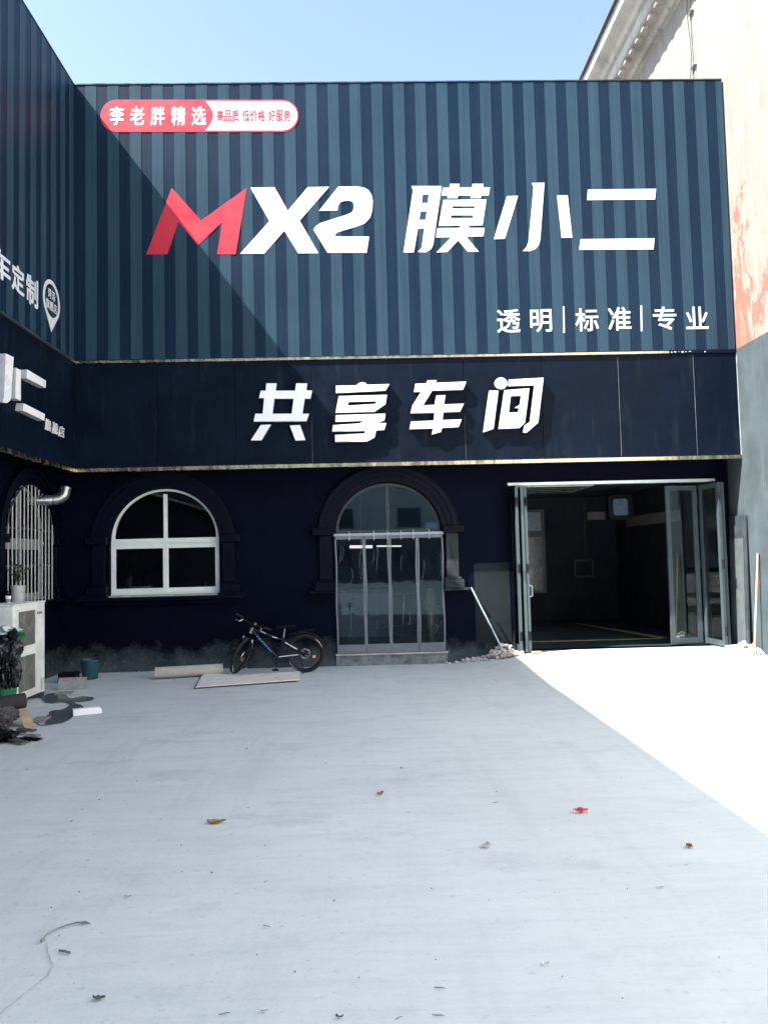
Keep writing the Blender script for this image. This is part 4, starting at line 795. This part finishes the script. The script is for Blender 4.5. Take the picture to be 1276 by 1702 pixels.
for i in range(7):
    a = 0.22+i*0.09; c0 = bp(0.43, 0.24)+dirT*a - axr*(-0.0245); c1 = bp(0.43, 0.24)+dirT*(a+0.06) - axr*(-0.0245)
    obj('decal', T([c0+Vector((0, 0, 0.006*(-1)**i)), c1+Vector((0, 0, -0.006*(-1)**i))], 0.007, 5), 'bblue', fr0)
for (s0, h0, s1, h1) in ((0.42, 0.541, 0.50, 0.573), (0.30, 0.478, 0.12, 0.37), (0.40, 0.258, 0.10, 0.288)): obj('decal', T([bp(s0, h0, 0.034 if s1 < .2 else 0.016), bp(s1, h1, 0.05 if s1 < .2 else 0.016)], 0.0075, 5), 'whitepaint', fr0)
obj('seatpost', T([bp(0.33, 0.52), bp(0.30, 0.70)], 0.012, 10), 'bsilver', bi, True)
bm = bmesh.new(); prof = [(0.42, 0.012), (0.36, 0.02), (0.28, 0.035), (0.22, 0.07), (0.17, 0.075), (0.15, 0.05)]
top = [bm.verts.new(bp(s, 0.725, w)) for s, w in prof]+[bm.verts.new(bp(s, 0.725, -w)) for s, w in prof[::-1]]; bot = [bm.verts.new(bp(s, 0.695, w*.85)) for s, w in prof]+[bm.verts.new(bp(s, 0.695, -w*.85)) for s, w in prof[::-1]]
bm.faces.new(top); bm.faces.new(bot[::-1])
for i in range(12): bm.faces.new([top[i], top[(i+1) % 12], bot[(i+1) % 12], bot[i]])
bmesh.ops.bevel(bm, geom=bm.edges[:], offset=0.006, segments=2, affect='EDGES'); obj('saddle', bm, 'dark', bi, True)
ck = obj('crankset', T([bp(0.43, 0.24, -0.07), bp(0.43, 0.24, 0.07)], 0.018, 10), 'bframe', bi, True)
bm = bmesh.new(); tube(bm, [bp(0.43+0.085*math.cos(2*PI*i/32), 0.235+0.085*math.sin(2*PI*i/32), -0.05) for i in range(32)], 0.007, 5, closed=True); obj('chainring', bm, 'dark', ck)
for t, dz in ((0.075, -1), (-0.085, 1)):
    arm = obj('crank_arm', T([bp(0.43, 0.24, t), bp(0.45, 0.24+dz*0.15, t*1.15)], 0.011, 8), 'bframe', ck, True); obj('pedal', B(-0.045, 0.045, -0.04, 0.04, -0.012, 0.012, 0.004, Matrix.Translation(bp(0.45, 0.235+dz*0.15, t*1.15+0.05*(1 if t > 0 else -1)))), 'dark', ck)
bm = bmesh.new(); tube(bm, [bp(0.43, 0.32, -0.05), bp(0.0, R_W+0.04, -0.05)], 0.004, 4); tube(bm, [bp(0.43, 0.155, -0.05), bp(0.03, 0.20, -0.05), bp(0.0, 0.25, -0.05)], 0.004, 4); obj('chain', bm, 'dark', bi)
obj('derailleur', T([bp(0.0, R_W-0.03, -0.06), bp(0.03, 0.19, -0.06)], 0.016, 8), 'dark', bi); obj('kickstand', T([bp(0.06, 0.26, 0.05), bp(0.02, 0.008, 0.14)], 0.009, 6), 'dark', bi)
rk = obj('rear_rack', T([bp(0.24, 0.60, 0.05), bp(-0.14, 0.66, 0.06), bp(-0.14, 0.66, -0.06), bp(0.24, 0.60, -0.05)], 0.006, 6), 'dark', bi)
for i in range(4): s = 0.16-i*0.085; obj('rack_bar', T([bp(s, 0.612+i*0.0135, 0.055), bp(s, 0.612+i*0.0135, -0.055)], 0.004, 5), 'dark', rk)
for t in (-0.055, 0.055): obj('rack_stay', T([bp(-0.135, 0.655, t), bp(-0.12, 0.56, t), bp(0.0, R_W, t)], 0.005, 5), 'dark', rk)
obj('rear_mudguard', T([bp((R_W+0.02)*math.cos(a), R_W+(R_W+0.02)*math.sin(a)) for a in [math.radians(50+i*9) for i in range(14)]], 0.012, 6), 'dark', bi, True)
# steering group turned towards the camera
sax = (bp(*ST0)-bp(*ST1)).normalized(); piv = bp(*ST1)
SR = Matrix.Translation(piv) @ Matrix.Rotation(math.radians(72), 4, sax) @ Matrix.Translation(-piv)
fp = lambda s, h, t=0.0: SR @ bp(s, h, t)
fk = obj('fork', T([fp(0.868, 0.54, -0.065), fp(0.868, 0.545, 0.065)], 0.018, 8), 'bframe', bi, True)
axf = (SR.to_3x3() @ axr).normalized(); fc = fp(0.975, R_W-0.005)
for t in (-0.06, 0.06):
    obj('fork_leg', T([fp(0.868, 0.54, t), fp(0.93, 0.40, t), fp(0.975, R_W-0.005, t)], [0.017, 0.018, 0.015], 8), 'dark', fk, True); obj('stanchion_mark', T([fp(0.866, 0.56, t*1.3), fp(0.878, 0.52, t*1.3)], 0.010, 6), 'whitepaint', fk)
dz_ = Vector((0, 0, -(fc.z-R_W+0.0))) if False else Vector((0, 0, 0))
wheel(fc, axf, bi)
obj('stem', T([fp(0.80, 0.70), fp(0.785, 0.76), fp(0.84, 0.80)], 0.016, 8), 'bframe', bi, True)
hb = obj('handlebar', T([fp(0.80, 0.82, -0.30), fp(0.83, 0.805, -0.12), fp(0.84, 0.80, 0), fp(0.83, 0.805, 0.12), fp(0.80, 0.82, 0.30)], 0.012, 8), 'dark', bi, True)
for t in (-1, 1):
    obj('grip', T([fp(0.805, 0.818, t*0.20), fp(0.80, 0.82, t*0.305)], 0.018, 8), 'rubber', hb, True); obj('brake_lever', T([fp(0.82, 0.81, t*0.16), fp(0.89, 0.79, t*0.19), fp(0.87, 0.775, t*0.27)], 0.006, 5), 'bsilver', hb, True)
obj('bell', T([fp(0.845, 0.825, 0.06), fp(0.845, 0.85, 0.06)], 0.018, 10), 'bsilver', hb, True)

# ================================================================== TOOLS, RUBBLE, BOARDS
mp1 = thing('mop', 'pale blue mop handle leaning from the doorway pillar down to the rubble', 'mop', (2.1, 12.3, 0.05))
a, b_ = Vector((1.70, 12.455, 1.22)), Vector((2.20, 12.30, 0.12)); obj('pole', T([a, b_], 0.014, 10), 'bluepole', mp1, True)
bm = bmesh.new(); rng = random.Random(5)
for i in range(60):
    an = rng.uniform(0, 2*PI); r_ = rng.uniform(0.08, 0.24); e = Vector((b_.x+0.03+math.cos(an)*r_, b_.y-0.05+math.sin(an)*r_*0.6, zramp(b_.x, b_.y)+0.02+rng.random()*0.02)); tube(bm, [b_, (b_+e)/2+Vector((0, 0, 0.05)), e], 0.008, 4)
tag(obj('mop_head', bm, 'mophead', mp1), kind='stuff')
def rubble(name, label, c, n, sx, sy, seed, hmax, smax=0.05):
    rng = random.Random(seed); bm = bmesh.new()
    for i in range(n):
        u, v = rng.gauss(0, 0.42), rng.gauss(0, 0.42); x = c[0]+u*sx; y = min(c[1]+v*sy, WY-0.03); h = hmax*max(0, 1-(u*u+v*v)*1.2)*rng.random(); s = smax*rng.uniform(0.25, 1.0)
        z = zramp(x, y)+h+s*0.35; r = bmesh.ops.create_icosphere(bm, subdivisions=1, radius=s)
        for w in r['verts']: w.co = Vector((x, y, z)) + Vector((w.co.x*rng.uniform(.6, 1.4), w.co.y*rng.uniform(.6, 1.4), w.co.z*rng.uniform(.4, 1.0)))
    return tag(obj(name, bm, 'rubble'), label, None, None, 'stuff')
rubble('rubble', 'heap of pale plaster rubble against the wall left of the garage', (2.16, 12.45), 130, 0.30, 0.24, 11, 0.17, 0.045)
rubble('rubble', 'scatter of plaster crumbs along the wall right of the doorway', (1.72, 12.52), 90, 0.42, 0.14, 12, 0.05, 0.035)
rubble('rubble', 'pale rubble and mop strands at the foot of the right wall', (5.92, 12.05), 90, 0.26, 0.30, 13, 0.10, 0.045)
rubble('rubble', 'grit along the foot of the black wall under the window', (-2.6, 12.56), 120, 1.6, 0.08, 15, 0.015, 0.014)
flat('wood_offcut', 'pale wood offcut lying beside the rubble left of the garage', 'wood', (2.28, 12.22, zramp(2.28, 12.2)+0.02), 0.42, 0.05, 0.03, 0.35, 'wood', (0.1, -0.12))
flat('brick', 'pale brick on the ground at the right folding door', 'brick', (5.78, 12.18, ZF+0.0), 0.22, 0.11, 0.055, 0.1, 'cream'); flat('wood_offcut', 'small pale wedge under the left folding door', 'wood', (2.68, 12.28, zramp(2.68, 12.28)+0.001), 0.14, 0.06, 0.035, 0.1, 'kraft')
stk = thing('wooden_pole', 'reddish wooden pole leaning upright against the grey right wall', 'pole', (5.85, 11.8, 0.15)); obj('shaft', T([(5.90, 11.76, 0.14), (6.02, 11.74, 1.66)], 0.016, 10), 'wood', stk, True); bm = bmesh.new(); rng = random.Random(8)
for i in range(46):
    an = rng.uniform(0, 2*PI); r_ = rng.uniform(0.05, 0.19); e = Vector((5.89+math.cos(an)*r_*0.7, 11.72+math.sin(an)*r_, zramp(5.9, 11.7)+0.012+rng.random()*0.03)); tube(bm, [Vector((5.90, 11.76, 0.20)), Vector((5.90, 11.76, 0.2))*0.4+e*0.6+Vector((0, 0, 0.04)), e], 0.007, 4)
tag(obj('mop_head', bm, 'mophead', stk), kind='stuff')
brd = thing('leaning_board', 'tall dark board standing against the right wall beside the folding doors', 'board', (6.0, 12.35, 0.15)); obj('sheet', B(-0.012, 0.012, -0.28, 0.28, 0, 2.12, 0.003, Matrix.Translation((5.975, 12.33, ZF-0.01)) @ Matrix.Rotation(0.022, 4, 'Y')), 'panelbrd', brd); obj('torn_cover', B(-0.02, -0.0135, -0.20, 0.26, 0.05, 1.75, 0.002, Matrix.Translation((5.975, 12.33, ZF-0.01)) @ Matrix.Rotation(0.022, 4, 'Y')), 'cloth', brd)
wr = thing('loose_wire', 'thin black wire drooping beside the right folding door', 'wire', (5.9, 12.5, 1)); obj('strand', T([(5.83, 12.45, 1.75), (5.88, 12.44, 1.60), (5.86, 12.43, 1.40), (5.84, 12.42, 1.30), (5.92, 12.43, 1.12), (5.98, 12.4, 1.02), (5.99, 12.4, 0.7)], 0.006, 5), 'dark', wr); obj('clip', B(5.97, 6.0, 12.39, 12.42, 1.0, 1.04), 'alu', wr)

# ================================================================== LITTER
def leaf_mesh(l, w, curl, m, seed):
    rng = random.Random(seed); bm = bmesh.new(); n = 6; L_, C_, R2 = [], [], []
    for i in range(n+1):
        t = i/n; ww = w*math.sin(PI*min(1, t*1.02))**0.7*rng.uniform(0.75, 1.1)+0.001; z = curl*abs(t-0.5)**1.5*2
        L_.append(bm.verts.new((l*(t-.5), ww/2, z+curl*0.6*rng.random()))); C_.append(bm.verts.new((l*(t-.5), 0, z*0.4))); R2.append(bm.verts.new((l*(t-.5), -ww/2, z+curl*0.5*rng.random())))
    for i in range(n): bm.faces.new([L_[i], L_[i+1], C_[i+1], C_[i]]); bm.faces.new([C_[i], C_[i+1], R2[i+1], R2[i]])
    bmesh.ops.solidify(bm, geom=bm.faces[:], thickness=0.001)
    return bm
def litter(name, label, cat, px, bm, m, rot, group=None):
    o = obj(name, bm, m); p = onZ(px[0], px[1], 0.0); o.location = (p.x, p.y, zramp(p.x, p.y)+0.003); o.rotation_euler = (0, 0, rot); return tag(o, label, cat, group)
litter('dry_leaf', 'large tan crumpled leaf on the concrete left of centre', 'leaf', (360, 1367), leaf_mesh(0.125, 0.075, 0.02, 'brown', 1), 'brown', 0.1)
litter('dry_leaf', 'small orange brown leaf near the middle of the yard', 'leaf', (632, 1320), leaf_mesh(0.05, 0.05, 0.018, 'brown', 2), 'brown', 0.4)
litter('paper_scrap', 'crumpled pale scrap with a reddish fold below the red plastic piece', 'paper', (808, 1408), leaf_mesh(0.052, 0.06, 0.022, 'paper', 3), 'paper', 1.1)
litter('red_leaf', 'small faded red leaf nearest the sunlit strip on the right', 'leaf', (1145, 1408), leaf_mesh(0.042, 0.05, 0.016, 'maroon', 4), 'maroon', 1.4)
rp = thing('red_plastic_piece', 'bright red plastic piece with two small side arms on the concrete', 'plastic', onZ(965, 1352)); c = onZ(965, 1350)
bm = bmesh.new(); prism(bm, [(c.x-0.022, c.y+0.014), (c.x+0.022, c.y+0.014), (c.x+0.018, c.y-0.02), (c.x, c.y-0.035), (c.x-0.018, c.y-0.02)], [], mapZ, 0.032, 0.006); bmesh.ops.bevel(bm, geom=bm.edges[:], offset=0.006, segments=2, affect='EDGES'); obj('body', bm, 'litred', rp, True)
for s in (-1, 1): obj('arm', B(c.x+s*0.036-0.015, c.x+s*0.036+0.015, c.y-0.004, c.y+0.012, 0.010, 0.024, 0.004), 'litred', rp, True); obj('arm_tip', B(c.x+s*0.048-0.004, c.x+s*0.048+0.004, c.y-0.016, c.y-0.0045, 0.002, 0.02, 0.0015), 'whitepaint', rp)
wir = [onZ(x, y, 0.008) for x, y in ((72, 1562), (78, 1553), (92, 1545), (110, 1538), (128, 1533), (142, 1533))]
wi = thing('wire_offcut', 'bent grey wire offcut lying over the crack at lower left', 'wire', wir[0]); obj('strand', T(wir, 0.0034, 6), 'twig', wi, True); bm = bmesh.new(); tube(bm, [wir[-1]-Vector((0.04, 0, 0)), wir[-1], wir[-1]+Vector((0.03, -0.015, 0))], [0.003, 0.007, 0.002], 6); obj('end_tag', bm, 'twig', wi); bm = bmesh.new(); tube(bm, [wir[0]+Vector((-0.004, -0.012, 0)), wir[0]+Vector((0.003, 0.008, 0))], 0.006, 6); obj('end_cap', bm, 'twig', wi)
litter('twig', 'short dark twig just below the bent wire offcut', 'twig', (108, 1584), T([(-0.03, 0.012, 0.004), (0, 0.0, 0.006), (0.03, -0.014, 0.004)], 0.0055, 5), 'twig', 0.0)
litter('dark_leaf', 'curled grey blue leaf near the lower left corner of the yard', 'leaf', (165, 1661), leaf_mesh(0.05, 0.03, 0.014, 'twig', 6), 'twig', 0.0)
small = [(206, 1261, 't'), (244, 1197, 'p'), (288, 1171, 't'), (410, 1245, 'l'), (119, 1366, 'l'), (137, 1346, 't'), (146, 1431, 't'), (301, 1406, 's'), (412, 1343, 't'), (132, 1484, 's'), (213, 1491, 'p'), (608, 1146, 't'), (600, 1117, 's'), (620, 1195, 's'), (443, 1541, 't'), (468, 1541, 't'), (490, 1617, 's'), (439, 1682, 'p'), (564, 1692, 'l'), (373, 1687, 't'), (790, 1188, 'p'), (823, 1171, 't'), (667, 1278, 'l'), (678, 1351, 't'), (825, 1317, 's'), (823, 1335, 't'), (948, 1255, 'p'), (977, 1266, 'p'), (1031, 1293, 's'), (948, 1425, 's'), (1140, 1438, 't'), (1096, 1476, 'p'), (905, 1603, 'p'), (730, 1644, 't'), (1194, 1593, 's'), (1034, 1661, 's'), (717, 1478, 's'), (290, 1130, 't'), (228, 1299, 's'), (525, 1258, 's'), (541, 1270, 's'), (165, 1330, 's'), (45, 1280, 't'), (86, 1510, 's'), (728, 1690, 't'), (662, 1694, 't'), (385, 1218, 't'), (302, 1450, 's'), (352, 1452, 's'), (442, 1466, 't'), (555, 1499, 's')]
KT = dict(t=('twig', 'thin dark twig scrap on the shaded concrete', 'twig', 'twig scraps strewn over the yard'), p=('paper_scrap', 'tiny white paper scrap on the shaded concrete', 'paper', 'white paper scraps strewn over the yard'), l=('leaf_scrap', 'small dark curled leaf scrap on the shaded concrete', 'leaf', 'dark leaf scraps strewn over the yard'), s=('stone_chip', 'tiny dark stone chip on the shaded concrete', 'stone', 'stone chips strewn over the yard'))
proto = {}
for i, (x, y, k) in enumerate(small):
    nm, lab, cat, grp = KT[k]; p = onZ(x, y)
    if k not in proto:
        if k == 't': bm = T([(-0.03, 0.004, 0.003), (-0.01, -0.002, 0.005), (0.012, 0.003, 0.004), (0.032, -0.003, 0.003)], [0.002, 0.0032, 0.003, 0.0015], 5)
        elif k == 'p': bm = leaf_mesh(0.045, 0.022, 0.012, 'paper', 9)
        elif k == 'l': bm = leaf_mesh(0.05, 0.026, 0.02, 'twig', 10)
        else: bm = lump(bmesh.new(), (0, 0, 0.004), (0.010, 0.008, 0.006), 20, 1, 0.5)
        o = obj(nm, bm, {'t': 'twig', 'p': 'paper', 'l': 'twig', 's': 'twig'}[k]); proto[k] = o
    else: o = proto[k].copy(); COL.objects.link(o)
    tag(o, lab, cat, grp); o.location = (p.x, p.y, zramp(p.x, p.y)+0.003); s = random.uniform(0.35, 0.8); o.scale = (s, s, s); o.rotation_euler = (0, 0, random.uniform(0, 6.28) if k != 't' else random.uniform(-0.7, 0.7))
# fine grit nobody could count
rng = random.Random(21); bm = bmesh.new()
for i in range(220):
    x, y = rng.uniform(-4.2, 5.8), 2.7+9.6*rng.random()**1.3; s = rng.uniform(0.0015, 0.0055); z = zramp(x, y)+0.002
    v = [bm.verts.new((x+s*math.cos(a+i), y+s*math.sin(a+i), z)) for a in (0, 2.1, 4.2)]+[bm.verts.new((x, y, z+s*1.1))]
    for t in ((0, 1, 3), (1, 2, 3), (2, 0, 3)): bm.faces.new([v[j] for j in t])
tag(obj('grit', bm, 'twig'), 'fine dark grit scattered over the concrete yard', None, None, 'stuff')

# ================================================================== BLOCK ACROSS THE YARD (seen in the glass)
ap = thing('apartment_building', 'plain apartment block with rows of balconies, mirrored in the fanlight glass', 'building', (2, -34, 0))
obj('wall', B(-26, 30, -46, -34, -0.1, 21), 'apt', ap); obj('roof_slab', B(-26.4, 30.4, -46.4, -33.6, 21.001, 21.4), 'tile', ap)
for f_ in range(7):
    for c_ in range(10):
        x = -22.5+c_*5.2; z = 1.0+f_*2.95; wd = obj('window', B(x-0.9, x+0.9, -34.02, -33.97, z, z+1.5), 'aptw', ap); obj('sill', B(x-1.0, x+1.0, -34.0, -33.85, z-0.1, z-0.001), 'apt', wd)
        if c_ % 2: obj('balcony', B(x+1.2, x+3.6, -34.0, -32.9, z-0.7, z+0.3), 'foam', ap)
